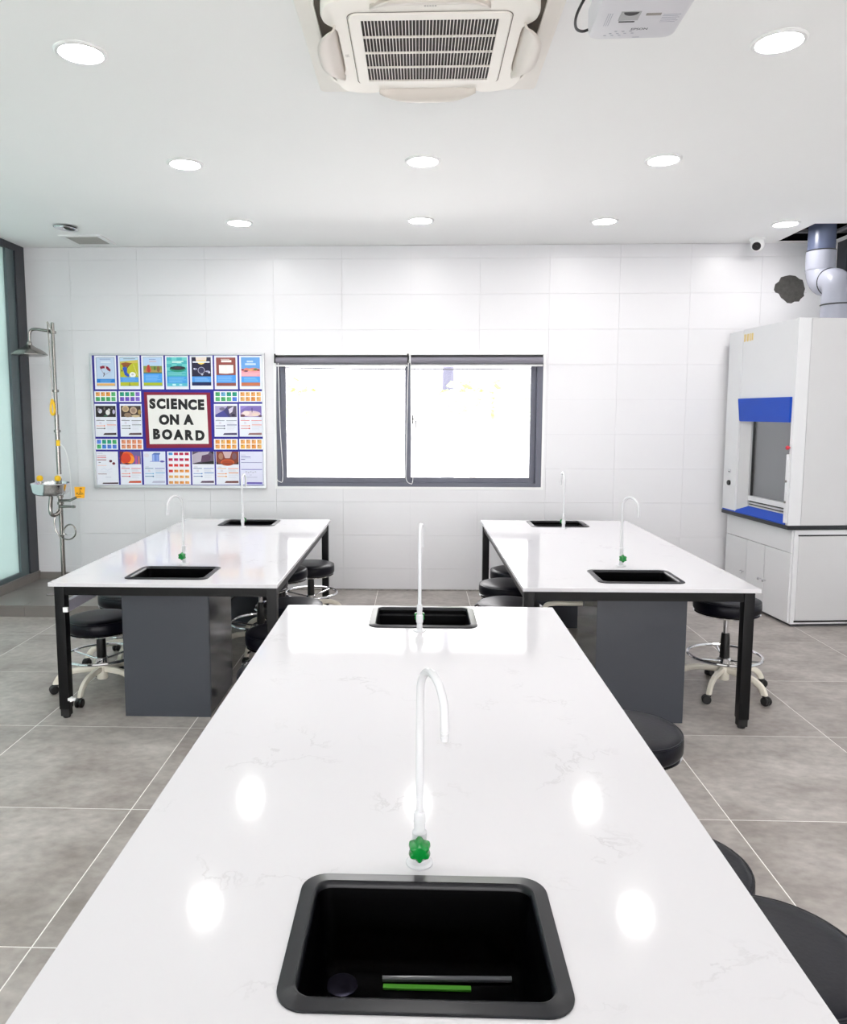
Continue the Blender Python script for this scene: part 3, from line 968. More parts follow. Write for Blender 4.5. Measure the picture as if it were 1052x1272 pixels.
poster(3, 'turquoise poster with a dark boat, middle of the top row', [
    ('r', .06, .05, .95, .91, (70, 180, 190)), *[('r', .06 + .222 * (k % 4), .05 + .1 * (k // 4), .06 + .222 * (k % 4 + 1), .05 + .1 * (k // 4 + 1), (110, 208, 206)) for k in range(16) if (k + k // 4) % 2], ('r', .3, .16, .8, .19, (200, 240, 236)), *tx(.3, .2, .7, 1, (220, 245, 240), .03, .02),
    ('e', .54, .40, .36, .09, (30, 150, 120)), ('e', .54, .37, .34, .06, (24, 40, 44)), ('e', .55, .36, .15, .03, (70, 40, 60)), *tx(.12, .5, .9, 3, (150, 226, 220), .035, .012), ('r', .06, .62, .95, .82, (66, 160, 226)), *tx(.15, .65, .9, 5, (130, 200, 240), .033, .012), ('r', .06, .82, .95, .91, (90, 190, 214)), ('r', .3, .84, .45, .89, (200, 240, 240)), ('r', .6, .84, .72, .89, (180, 230, 240))])
poster(4, 'dark navy space poster with a pale moon, fifth in the top row', [
    ('r', .08, .05, .92, .62, (28, 24, 58)), ('p', [(.26, .06), (.74, .06), (.72, .16), (.62, .24), (.50, .27), (.38, .24), (.28, .16)], (246, 216, 110)), ('r', .27, .05, .73, .14, (238, 224, 214)), ('r', .13, .17, .87, .215, (226, 226, 240)), ('e', .50, .44, .16, .105, (160, 156, 180)), ('e', .50, .44, .125, .085, (50, 48, 84)),
    ('e', .24, .40, .08, .03, (150, 150, 180)), ('e', .77, .47, .10, .025, (170, 170, 200)), ('e', .84, .5, .05, .03, (210, 210, 226)), ('e', .53, .56, .05, .03, (190, 190, 206)), ('e', .19, .39, .03, .02, (230, 230, 244)), ('r', .08, .62, .92, .79, (76, 156, 232)), *tx(.2, .66, .86, 4, (150, 200, 245), .03, .012), ('r', .08, .79, .92, .89, (22, 30, 84))])
poster(5, 'brown poster with an open book, sixth in the top row', [
    ('r', .08, .06, .92, .90, (148, 74, 66)), ('r', .28, .105, .66, .12, (236, 220, 214)), ('r', .30, .14, .74, .20, (248, 240, 236)), ('p', [(.18, .27), (.84, .26), (.84, .53), (.18, .55)], (120, 50, 44)), ('p', [(.20, .28), (.82, .28), (.82, .52), (.51, .54), (.20, .53)], (250, 246, 240)), ('r', .505, .29, .515, .53, (210, 196, 190)),
    ('r', .08, .58, .92, .81, (74, 154, 232)), *tx(.14, .62, .9, 5, (140, 196, 244), .034, .014), ('r', .08, .81, .92, .89, (150, 82, 72))])
poster(6, 'light blue poster with pink shapes, top right of the noticeboard', [
    ('r', .08, .05, .92, .91, (106, 164, 226)), ('r', .34, .15, .62, .20, (190, 214, 240)), ('r', .26, .23, .74, .28, (200, 220, 244)), ('r', .08, .41, .92, .62, (240, 166, 180)), ('p', [(.08, .38), (.2, .40), (.3, .36), (.45, .38), (.6, .36), (.75, .37), (.92, .40), (.92, .46), (.6, .47), (.4, .46), (.2, .48), (.08, .44)], (226, 134, 120)),
    ('e', .3, .46, .09, .02, (90, 40, 60)), ('e', .5, .43, .1, .02, (240, 190, 130)), ('e', .72, .41, .09, .03, (96, 130, 60)), ('e', .85, .43, .06, .02, (120, 40, 50)), ('e', .15, .42, .06, .02, (110, 40, 90)), *tx(.1, .53, .9, 2, (248, 196, 204), .04, .02), ('r', .08, .62, .92, .80, (74, 158, 236)), *tx(.2, .66, .86, 4, (140, 200, 246), .03, .012), ('r', .08, .80, .92, .90, (206, 118, 76))])


def squares(cols, rows, colours, m=(.06, .09), gap=.05):
    out = []
    cw, ch = (1 - 2 * m[0] + gap) / cols - gap, (1 - 2 * m[1] + gap * 1.6) / rows - gap * 1.6
    for r in range(rows):
        for c in range(cols):
            u, v = m[0] + c * (cw + gap), m[1] + r * (ch + gap * 1.6)
            cl_ = colours[r * cols + c]
            dk = tuple(int(q * 0.72) for q in cl_)
            out += [('r', u, v, u + cw, v + ch, cl_), ('r', u + cw * .12, v + ch * .12, u + cw * .5, v + ch * .42, dk), ('r', u + cw * .15, v + ch * .72, u + cw * .8, v + ch * .78, dk)]
    return out


O1, O2, O3, G1, G2, T1, V1, V2, BL = (240, 170, 96), (236, 152, 66), (240, 184, 110), (96, 190, 124), (72, 176, 110), (30, 160, 132), (118, 84, 200), (144, 112, 214), (84, 130, 226)
P1 = (236, 150, 110)
cg = 'small cards of coloured squares'
poster(7, 'small card of orange and green squares, under the parachute poster', squares(4, 2, [O1, O1, O2, G1, G2, G2, G2, G1]), 'card', W, cg, 'card')
poster(8, 'small card of teal and violet squares, under the cyclist poster', squares(4, 2, [T1, T1, G2, V2, V1, V1, V1, V2]), 'card', W, cg, 'card')
poster(9, 'small card of green squares with one blue, under the open book poster', squares(4, 2, [G2, (110, 180, 220), T1, T1, G1, G2, G1, BL]), 'card', W, cg, 'card')
poster(10, 'small card of eight orange squares, under the pink and blue poster', squares(4, 2, [O1, O3, O1, O3, O3, O1, O2, O3]), 'card', W, cg, 'card')
poster(15, 'small card of blue and green squares, left of the pale salmon card', squares(4, 2, [BL, T1, T1, G2, G2, (60, 130, 220), BL, BL]), 'card', W, cg, 'card')
poster(16, 'small card of eight pale salmon squares beside the title sign', squares(4, 2, [P1] * 8), 'card', W, cg, 'card')
poster(17, 'small card of eight orange squares in the lower row beside the title sign', squares(4, 2, [O2, O3, (244, 160, 40), O3, O1, O1, (244, 160, 40), O1]), 'card', W, cg, 'card')
poster(18, 'small card of eight orange squares in the lower row at the right frame', squares(4, 2, [O1, O1, O1, O3, (244, 180, 70), O1, O2, O3]), 'card', W, cg, 'card')


def sheet(pic, c1, c2, foot, c3=None):
    c3 = c3 or c1
    return pic + [*tx(.08, .46, .25, 1, (170, 170, 180), .02, .01), ('r', .06, .50, .44, .517, c1), ('r', .52, .50, .96, .517, c3), *tx(.53, .54, .9, 3, (206, 206, 216), .03, .008),
                  ('r', .2, .55, .3, .61, (222, 216, 228)), ('r', .06, .66, .42, .675, c2), ('e', .43, .667, .03, .02, c2), ('r', .06, .74, .42, .757, c1), ('e', .43, .748, .035, .022, c1),
                  ('r', .54, .63, .96, .65, c2), *tx(.54, .68, .94, 4, (210, 210, 220), .035, .008), ('p', [(.42, .89), (.96, .88), (.96, .945), (.36, .945)], foot)]


def pic(base, blobs):
    return [('r', .05, .06, .96, .40, base)] + blobs


K = (30, 22, 28)
poster(11, 'white info sheet with black photo of pale fragments, left of the title sign', sheet(pic(K, [('e', .25, .22, .09, .07, (214, 210, 226)), ('e', .18, .17, .05, .05, (150, 140, 150)), ('e', .60, .26, .10, .08, (236, 232, 232)), ('e', .66, .18, .06, .04, (200, 196, 196)), ('e', .45, .14, .04, .05, (110, 104, 100)), ('e', .87, .24, .06, .07, (196, 186, 214)), ('e', .5, .36, .1, .02, (60, 110, 90)), ('e', .8, .13, .06, .03, (90, 80, 80))]), (74, 66, 62), (238, 140, 100), (66, 50, 60)))
poster(12, 'white info sheet with photo of round brown discs beside the title sign', sheet(pic((58, 40, 34), [('e', .26, .15, .16, .10, (206, 178, 140)), ('e', .26, .15, .1, .06, (180, 150, 120)), ('e', .62, .20, .17, .11, (196, 170, 146)), ('e', .62, .20, .10, .07, (160, 132, 116)), ('e', .36, .34, .17, .07, (150, 124, 104)), ('e', .9, .25, .08, .08, (170, 140, 90)), ('e', .72, .37, .2, .04, (206, 186, 150))]), (60, 60, 60), (110, 118, 118), (96, 76, 84)))
poster(13, 'white info sheet with violet satellite photo, right of the title sign', sheet(pic((66, 62, 120), [('p', [(.05, .06), (.6, .06), (.4, .2), (.05, .33)], (178, 168, 206)), ('p', [(.05, .33), (.4, .2), (.62, .4), (.05, .4)], (70, 70, 150)), ('p', [(.55, .06), (.96, .06), (.96, .4), (.7, .4), (.62, .25)], (90, 80, 104)), ('p', [(.62, .16), (.84, .07), (.78, .24), (.66, .3)], (214, 206, 226)), ('e', .35, .15, .12, .05, (120, 112, 140)), ('e', .82, .34, .08, .04, (40, 34, 60))]), (110, 120, 132), (70, 70, 130), (80, 72, 110)))
poster(14, 'white info sheet with lilac rocket launch photo at the right frame', sheet(pic((128, 108, 182), [('e', .5, .30, .42, .09, (226, 200, 206)), ('e', .3, .28, .14, .07, (244, 226, 220)), ('e', .7, .33, .16, .05, (236, 214, 200)), ('r', .54, .12, .57, .26, (60, 44, 84)), ('e', .15, .36, .1, .04, (110, 70, 80)), ('e', .9, .37, .08, .03, (90, 60, 76)), ('p', [(.05, .06), (.4, .06), (.05, .2)], (150, 130, 204))]), (222, 76, 66), (238, 142, 110), (150, 110, 110)))
poster(19, 'white text sheet with two dark red dots, bottom left of the noticeboard', [
    ('r', .05, .05, .3, .06, (150, 150, 170)), ('r', .04, .12, .46, .14, (206, 150, 160)), ('r', .04, .17, .46, .2, (222, 150, 160)), ('r', .04, .24, .46, .262, (150, 40, 60)), ('r', .1, .32, .2, .34, (120, 110, 120)), ('r', .05, .415, .46, .425, (244, 166, 130)),
    ('e', .66, .29, .07, .04, (90, 18, 44)), ('e', .80, .36, .07, .04, (110, 20, 48)), ('p', [(.2, .55), (.35, .5), (.5, .56), (.7, .5), (.72, .515), (.5, .575), (.35, .515), (.2, .565)], (214, 220, 236)), *tx(.15, .6, .7, 2, (220, 224, 238), .04, .008),
    ('r', .06, .67, .46, .685, (130, 60, 70)), ('r', .40, .77, .66, .78, (176, 176, 200)), ('p', [(.28, .94), (.98, .93), (.98, .975), (.24, .975)], (60, 24, 40))])
poster(20, 'white info sheet with glowing orange disc photo in the bottom row', sheet([('r', .0, .0, .98, .38, (110, 96, 150)), ('e', .33, .2, .34, .2, (226, 96, 30)), ('e', .42, .24, .26, .14, (250, 150, 40)), ('e', .28, .2, .24, .15, (214, 60, 26)), ('p', [(.0, .0), (.2, .0), (.06, .15), (.05, .38), (.0, .38)], (110, 30, 40)), ('r', .72, .12, .80, .38, (176, 80, 160)), ('r', .85, .14, .92, .38, (220, 120, 90)), ('p', [(.05, .38), (.3, .34), (.6, .37), (.6, .38)], (60, 20, 30))], (202, 34, 70), (240, 110, 60), (206, 74, 30), (214, 60, 90)))
poster(21, 'white info sheet with blue drawing of a block in the bottom row', sheet([('r', .4, .08, .72, .30, (110, 140, 220)), ('r', .42, .10, .5, .30, (160, 184, 236)), ('r', .6, .10, .66, .30, (140, 168, 232)), ('p', [(.42, .08), (.5, .04), (.78, .04), (.74, .1)], (90, 120, 190)), ('r', .3, .29, .98, .31, (150, 160, 220)), ('e', .85, .3, .1, .03, (90, 84, 170)), ('e', .15, .12, .12, .06, (226, 222, 232))], (60, 120, 160), (110, 180, 220), (190, 190, 214), (90, 90, 180)), paper=(228, 234, 248))
CR, RD, DO = (200, 34, 84), (214, 50, 50), (232, 110, 56)
poster(22, 'tall sheet of red to yellow squares in the middle of the bottom row', squares(4, 6, [(84, 160, 226), CR, CR, CR, (196, 34, 90), (200, 30, 110), (196, 30, 100), (196, 34, 60), RD, RD, RD, RD, RD, O2, O2, O2, O3, O3, O1, O3, O1, O1, O2, O1], (.06, .03), .06), paper=W)
poster(23, 'white info sheet with dark grey rock photo in the bottom row', sheet([('r', .02, .0, .98, .38, (96, 82, 104)), ('p', [(.02, .1), (.3, .02), (.8, .0), (.7, .1), (.4, .3), (.02, .36)], (186, 176, 190)), ('p', [(.4, .3), (.45, .12), (.7, .08), (.85, .14), (.8, .26), (.5, .34)], (90, 60, 90)), ('p', [(.1, .36), (.5, .32), (.98, .28), (.98, .38), (.1, .38)], (22, 18, 24)), ('p', [(.8, .0), (.98, .0), (.98, .1)], (50, 40, 50))], (60, 90, 150), (76, 130, 200), (90, 60, 90), (110, 120, 200)))
poster(24, 'white info sheet with reddish brown hall photo in the bottom row', sheet([('r', .02, .0, .98, .38, (134, 60, 44)), ('p', [(.3, .0), (.7, .0), (.6, .2), (.4, .2)], (206, 176, 176)), ('e', .5, .33, .30, .10, (206, 90, 40)), ('e', .5, .33, .24, .07, (176, 66, 30)), ('e', .22, .14, .1, .1, (170, 120, 96)), ('e', .8, .14, .1, .1, (120, 84, 96)), ('p', [(.02, .3), (.16, .38), (.02, .38)], (30, 16, 20)), ('p', [(.98, .3), (.84, .38), (.98, .38)], (30, 16, 24)), ('r', .02, .36, .98, .385, (90, 36, 26))], (240, 170, 90), (236, 140, 40), (106, 46, 40), (240, 120, 60)))
poster(25, 'lilac text sheet with violet lines, bottom right of the noticeboard', [
    ('r', .05, .10, .25, .11, (150, 150, 180)), ('r', .05, .15, .46, .17, (140, 136, 190)), ('r', .05, .225, .22, .245, (84, 76, 140)), *tx(.05, .19, .5, 1, (180, 180, 210), .03, .01), ('r', .05, .325, .95, .34, (110, 110, 170)), ('r', .05, .53, .95, .55, (104, 96, 190)),
    *[('e', .26 + .1 * k, .61 + .02 * (k % 2), .035, .012, (170, 170, 186)) for k in range(5)], ('r', .26, .77, .74, .78, (150, 150, 180)), ('r', .40, .70, .5, .712, (180, 180, 200)), ('p', [(.3, .925), (.95, .925), (.95, .975), (.24, .975)], (92, 78, 180))], paper=(226, 226, 246))

# title sign with glued letters
sg = thing('title_sign', 'white title card on crimson backing reading SCIENCE ON A BOARD', 'sign', (-2.14, BY, 1.54))
SGM = (2.14, -BY, -1.54)
mb = MB().prism([(-2.436, 1.783), (-1.842, 1.779), (-1.838, 1.292), (-2.43, 1.286)], BY - 0.0018, BY - 0.0002, 'XZ')
mb.build('crimson_card', flat(134, 8, 52), sg, smooth=0).location = SGM
mb = MB().prism([(-2.407, 1.757), (-1.876, 1.758), (-1.866, 1.326), (-2.398, 1.322)], BY - 0.0034, BY - 0.0019, 'XZ')
mb.build('white_card', flat(238, 236, 232), sg, smooth=0).location = SGM
LET = [('S', -2.361, 1.635), ('C', -2.284, 1.634), ('I', -2.223, 1.634), ('E', -2.168, 1.633), ('N', -2.089, 1.629), ('C', -2.003, 1.626), ('E', -1.925, 1.626),
       ('O', -2.261, 1.493), ('N', -2.168, 1.494), ('A', -2.042, 1.494),
       ('B', -2.332, 1.366), ('O', -2.238, 1.362), ('A', -2.136, 1.360), ('R', -2.038, 1.357), ('D', -1.942, 1.354)]
INKB = flat(14, 12, 14)
for ch, lx, lz in LET:
    tv, tf = text_geo(ch, 0.115, 0.0074)
    cxm = (min(p[0] for p in tv) + max(p[0] for p in tv)) / 2
    zmn = min(p[1] for p in tv)
    k = 0.093 / (max(p[1] for p in tv) - zmn)
    l = MB().add([((p[0] - cxm) * 0.94, 0, (p[1] - zmn) * k) for p in tv], tf)
    o = l.build('letter', INKB, sg, smooth=0)
    o.location = (lx + 2.14, -0.0040, lz - 1.54)

# ------------------------------------------------------------------ roller blinds
def blind(x0, x1, label, chain_x, chain_z, both):
    b = thing('roller_blind', label, 'roller blind', ((x0 + x1) / 2, YB, 2.11), group='roller blinds over the window')
    cx = (x0 + x1) / 2
    MB().box(x0 - cx, -0.05, -0.006, x1 - cx, -0.004, 0.004).build('head_rail', WHTPL, b, smooth=0, bevel=0.001)
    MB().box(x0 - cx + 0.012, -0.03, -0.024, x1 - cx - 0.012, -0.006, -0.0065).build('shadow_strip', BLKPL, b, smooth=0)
    MB().lathe([(0.026, x0 - cx + 0.012), (0.026, x1 - cx - 0.012)], (0, -0.040, -0.052), n=24, axis='X').build('fabric_roll', BLINDM, b)
    MB().box(x0 - cx + 0.012, -0.024, -0.088, x1 - cx - 0.012, -0.020, -0.056).build('fabric_end', BLINDM, b, smooth=0)
    MB().box(x0 - cx + 0.010, -0.030, -0.104, x1 - cx - 0.010, -0.014, -0.088).build('bottom_bar', WHTPL, b, smooth=0, bevel=0.002)
    for xe in (x0 - cx, x1 - cx - 0.012):
        MB().box(xe, -0.068, -0.075, xe + 0.012, -0.004, 0.004).build('bracket', WHTPL if both else BLKPL, b, smooth=0, bevel=0.002)
    dx = chain_x - cx
    l = catmull([(dx - 0.012, -0.05, -0.05), (dx - 0.02, -0.035, -0.35), (dx - 0.03, -0.028, chain_z + 0.2), (dx - 0.032, -0.026, chain_z + 0.05), (dx, -0.026, chain_z), (dx + 0.03, -0.026, chain_z + 0.05), (dx + 0.012, -0.03, chain_z + 0.5), (dx + 0.006, -0.05, -0.05)], 8)
    MB().tube(l, 0.0035, 6).build('pull_chain', WHTPL, b)


blind(-1.262, -0.086, 'grey roller blind rolled up over the left window half', -1.235, -1.12, False)
blind(-0.080, 1.092, 'grey roller blind rolled up over the right window half', -0.075, -1.13, True)

# ------------------------------------------------------------------ lab tables
ZT = 0.737


def table_top(w, d, holes, parent):
    """slab with the sink cut-outs, local coords centred"""
    xs = sorted({-w / 2, w / 2, *[h[0] for h in holes], *[h[2] for h in holes]})
    ys = sorted({-d / 2, d / 2, *[h[1] for h in holes], *[h[3] for h in holes]})
    bm = bmesh.new()
    vs_ = {}
    for x in xs:
        for y in ys:
            vs_[(x, y)] = bm.verts.new((x, y, ZT))
    for i in range(len(xs) - 1):
        for j in range(len(ys) - 1):
            mx_, my_ = (xs[i] + xs[i + 1]) / 2, (ys[j] + ys[j + 1]) / 2
            if any(h[0] < mx_ < h[2] and h[1] < my_ < h[3] for h in holes):
                continue
            bm.faces.new([vs_[(xs[i], ys[j])], vs_[(xs[i + 1], ys[j])], vs_[(xs[i + 1], ys[j + 1])], vs_[(xs[i], ys[j + 1])]])
    r = bmesh.ops.extrude_face_region(bm, geom=bm.faces[:])
    for v in [g for g in r['geom'] if isinstance(g, bmesh.types.BMVert)]:
        v.co.z -= 0.02
    bmesh.ops.delete(bm, geom=[v for v in bm.verts if not v.link_faces], context='VERTS')
    bmesh.ops.recalc_face_normals(bm, faces=bm.faces)
    me = bpy.data.meshes.new('tabletop')
    bm.to_mesh(me)
    bm.free()
    me.materials.append(QUARTZ)
    o = inst('tabletop', me, parent)
    md = o.modifiers.new('edge', 'BEVEL'); md.width = 0.0015; md.segments = 2; md.limit_method = 'ANGLE'
    return o


leg_mesh = MB().box(-0.026, -0.026, 0.05, 0.026, 0.026, ZT - 0.02)
foot_mesh = MB().box(-0.022, -0.022, 0.012, 0.022, 0.022, 0.05).lathe([(0.018, 0.0), (0.020, 0.004), (0.014, 0.013)], n=12)
tm = {}


def lab_table(cx, cy, w, d, rz, sinks, label, trunk=None, clips=False):
    t = thing('lab_table', label, 'table', (cx, cy, 0), rz, 'white topped lab tables')
    table_top(w, d, [(s[0] - 0.205, s[1] - 0.15, s[0] + 0.205, s[1] + 0.15) for s in sinks], t)
    ix, iy = w / 2 - 0.038, d / 2 - 0.065
    for sx in (-1, 1):
        for sy in (-1, 1):
            if 'leg' not in tm:
                lo = leg_mesh.build('leg', BLACKM, t, bevel=0.003)
                tm['leg'] = lo.data
                fo = foot_mesh.build('foot', RUBBER, lo)
                tm['foot'] = fo.data
            else:
                lo = inst('leg', tm['leg'], t)
                inst('foot', tm['foot'], lo)
            lo.location = (sx * ix, sy * iy, 0)
        MB().box(sx * ix - 0.02, -iy + 0.027, ZT - 0.075, sx * ix + 0.02, iy - 0.027, ZT - 0.0205).build('apron_rail', BLACKM, t, smooth=0)
    for sy in (-1, 1):
        MB().box(-ix + 0.027, sy * iy - 0.02, ZT - 0.075, ix - 0.027, sy * iy + 0.02, ZT - 0.0205).build('apron_rail', BLACKM, t, smooth=0)
    if trunk:
        x = trunk * ix
        MB().box(x - 0.012, -iy + 0.027, 0.555, x + 0.012, iy - 0.027, 0.615).build('cable_trunking', mat('pale_lilac_plastic', rgb(206, 204, 220), 0.3, vary=0.05), t, smooth=0)
        cc = MB().box(x + 0.02, -iy - 0.034, 0.575, x + 0.045, -iy - 0.022, 0.60).box(x + 0.024, -iy - 0.034, 0.10, x + 0.06, -iy - 0.02, 0.113).box(x + 0.036, -iy - 0.036, 0.096, x + 0.046, -iy - 0.018, 0.118)
        cc.build('white_clips', WHTPL, t, smooth=0)
    return t


def sink(x, y, label):
    s = thing('lab_sink', label, 'sink', (x, y, ZT), group='drop in lab sinks')
    if 'rim' not in tm:
        rm = MB()
        A = lambda hx, hy, r, z: [(p[0], p[1], z) for p in rrect(0, 0, hx, hy, r, 8)]
        rm.loft([A(.223, .166, .046, 0.0002), A(.223, .166, .046, 0.003), A(.2205, .1635, .044, 0.0045), A(.2015, .1445, .031, 0.0048), A(.1985, .1415, .029, 0.0062), A(.1955, .1385, .027, 0.0045), A(.193, .136, .025, -0.006)], False, False)
        tm['rim'] = rm.build('rim', SINKM, s, smooth=50).data
        bs = MB()
        bs.loft([A(.193, .136, .025, -0.006), A(.188, .131, .025, -0.03), A(.181, .124, .030, -0.135), A(.168, .111, .035, -0.152), A(.03, .03, .029, -0.156)], False, True)
        bs.loft([A(.197, .140, .027, -0.0215), A(.192, .135, .027, -0.05), A(.186, .129, .032, -0.150), A(.03, .03, .029, -0.163)], False, True)
        tm['bowl'] = bs.build('basin', SINKIN, s, smooth=50).data
        tm['drain'] = MB().lathe([(0.028, -0.157), (0.028, -0.150), (0.022, -0.148), (0.0, -0.152)], n=20).build('drain', mat('dull_chrome', rgb(60, 58, 74), 0.3, metal=0.8), s, loc=(-0.145, 0.075, 0.0015)).data
    else:
        inst('rim', tm['rim'], s)
        inst('basin', tm['bowl'], s)
        inst('drain', tm['drain'], s, loc=(-0.145, 0.075, 0.0015))
    return s


def faucet(x, y, face, dx, label, rise=1.0):
    """face: -1 the valve and spout point towards -y (the sink lies there), +1 towards +y"""
    f = thing('gooseneck_tap', label, 'tap', (x, y, ZT), group='white gooseneck lab taps')
    MB().lathe([(0.026, 0.0), (0.026, 0.003), (0.022, 0.006), (0.012, 0.007)], n=28).build('base_flange', FAUW, f)
    MB().lathe([(0.012, 0.005), (0.0115, 0.032), (0.014, 0.036), (0.014, 0.064), (0.0105, 0.068), (0.0105, 0.082), (0.0115, 0.084), (0.0115, 0.103), (0.009, 0.107), (0.006, 0.108)], n=24).build('valve_body', FAUW, f)
    vb = MB().lathe([(0.011, 0.0), (0.011, 0.02), (0.008, 0.024)], n=16, axis='Y')
    vb.build('valve_stem', FAUW, f, loc=(0, face * 0.012 - (0.0 if face > 0 else 0.02), 0.050))
    # star handle
    loops = []
    for yy, sc in ((0.0, 0.7), (0.003, 0.95), (0.012, 1.0), (0.024, 0.86), (0.028, 0.6)):
        l = []
        for k in range(36):
            a = 2 * PI * k / 36
            r = (0.0205 + 0.0026 * math.cos(6 * a + PI)) * sc
            l.append((r * math.cos(a), face * yy, r * math.sin(a) ))
        loops.append(l)
    MB().loft(loops).build('star_handle', GREEN, f, loc=(0, face * 0.026, 0.050), smooth=40)
    reach = 0.115
    ln = math.hypot(dx, reach)
    H = 0.398 * rise
    rad = reach / 2
    pts = [(0, 0, 0.105), (0, 0, 0.2), (0, 0, H - rad - 0.02)]
    for k in range(1, 13):
        a = PI * k / 12 * 0.94
        s = (1 - math.cos(a)) / 2
        pts.append((dx * s, face * reach * s, H - rad + rad * math.sin(a)))
    lp = pts[-1]
    pts.append((lp[0] * 1.02, lp[1] * 1.01, lp[2] - 0.03))
    MB().tube(pts, 0.0075, 12).build('spout', FAUW, f)
    tp = MB()
    z0 = lp[2] - 0.028
    tp.lathe([(0.0078, 0.0), (0.0078, -0.008), (0.0068, -0.009), (0.0078, -0.011), (0.0066, -0.017), (0.0074, -0.018), (0.006, -0.026), (0.0, -0.026)], (lp[0] * 1.02, lp[1] * 1.01, z0), n=14)
    tp.build('nozzle', FAUW, f)


def cabinet(x, y, label, scuff=True):
    c = thing('sink_cabinet', label, 'cabinet', (x, y, 0), group='grey cabinets under the sinks')
    if 'cab' not in tm:
        tm['cab'] = MB().box(-0.224, -0.236, 0.004, -0.208, 0.24, 0.66).box(0.208, -0.236, 0.004, 0.224, 0.24, 0.66).box(-0.208, -0.236, 0.004, 0.208, -0.22, 0.66).box(-0.208, 0.224, 0.004, 0.208, 0.24, 0.66).box(-0.208, -0.22, 0.06, 0.208, 0.224, 0.076).build('cabinet_body', CABG, c, smooth=0, bevel=0.0015).data
        tm['cabp'] = MB().box(-0.228, -0.242, 0.0, 0.228, -0.236, 0.662).build('end_panel', CABG, c, smooth=0, bevel=0.001).data
        tm['cabd'] = MB().box(0.224, -0.225, 0.06, 0.229, 0.23, 0.65).build('door', CABG, c, smooth=0, bevel=0.001).data
    else:
        inst('cabinet_body', tm['cab'], c)
        inst('end_panel', tm['cabp'], c)
        inst('door', tm['cabd'], c)


tl_ = lab_table(-1.30, 4.925, 1.18, 2.36, 0.0, [(-0.02, -0.92), (-0.025, 0.96)], 'white topped lab table on the left, beside the emergency shower', trunk=-1)
tr_ = lab_table(1.105, 4.925, 1.175, 2.40, 0.006, [(0.042, -0.925), (-0.01, 0.99)], 'white topped lab table on the right, in front of the fume hood')
tf_ = lab_table(0.010, 2.138, 1.19, 2.41, 0.0, [(0.003, -0.964), (0.0135, 1.02)], 'white topped lab table in the foreground, nearest the camera')

sink(0.0135, 1.174, 'large charcoal sink in the foreground, nearest the camera')
sink(0.0235, 3.158, 'charcoal sink at the far end of the foreground table')
sink(-1.32, 4.005, 'charcoal sink at the near end of the left table')
sink(-1.325, 5.885, 'charcoal sink at the far end of the left table')
sink(1.152, 4.000, 'charcoal sink at the near end of the right table')
sink(1.092, 5.915, 'charcoal sink at the far end of the right table')
faucet(0.006, 1.384, -1, 0.042, 'white gooseneck tap with green handle behind the nearest sink')
faucet(0.009, 2.955, 1, 0.01, 'white gooseneck tap in front of the foreground table far sink', 1.05)
faucet(-1.345, 4.262, -1, -0.05, 'white gooseneck tap with green handle at the left table near sink')
faucet(-1.331, 5.668, 1, 0.004, 'white gooseneck tap at the left table far sink')
faucet(1.156, 4.285, -1, 0.055, 'white gooseneck tap with green handle at the right table near sink')
faucet(1.097, 5.690, 1, -0.004, 'white gooseneck tap at the right table far sink', 1.05)
cabinet(-1.317, 4.072, 'grey cabinet under the near sink of the left table')
cabinet(-1.35, 5.80, 'grey cabinet in shade under the far sink of the left table')
cabinet(1.150, 4.078, 'grey cabinet under the near sink of the right table')
cabinet(1.110, 5.82, 'grey cabinet in shade under the far sink of the right table')
# drain pipe of the right near sink
dp = catmull([(0.92, 4.17, 0.545), (0.84, 4.17, 0.545), (0.76, 4.17, 0.545), (0.72, 4.17, 0.535), (0.71, 4.17, 0.50), (0.71, 4.17, 0.4), (0.71, 4.17, 0.0)], 5)
pp = MB().tube([(x, y, z) for x, y, z in dp], 0.013, 10).build('waste_pipe', IVORY, None, origin=(0.71, 4.17, 0))
tag(pp, 'bent white waste pipe beside the right table near cabinet', 'pipe')

# things lying in the nearest sink
zb = ZT - 0.153
gt = MB().tube([(-0.06, 1.262, zb + 0.007), (0.172, 1.268, zb + 0.007)], [0.0055, 0.0055], 12).build('glass_tube', mat('clear_grey_glass', rgb(86, 88, 94), 0.1, vary=0.02), None, origin=(0.065, 1.262, zb + 0.0015))
tag(gt, 'thin clear tube lying in the nearest sink', 'tube')
gs = MB().box(-0.058, 1.243, zb + 0.0005, 0.098, 1.253, zb + 0.005).build('green_stick', mat('green_paper', rgb(78, 158, 42), 0.5), None, origin=(0.025, 1.248, zb + 0.0005), bevel=0.001)
tag(gs, 'flat green stick lying in the nearest sink', 'stick')


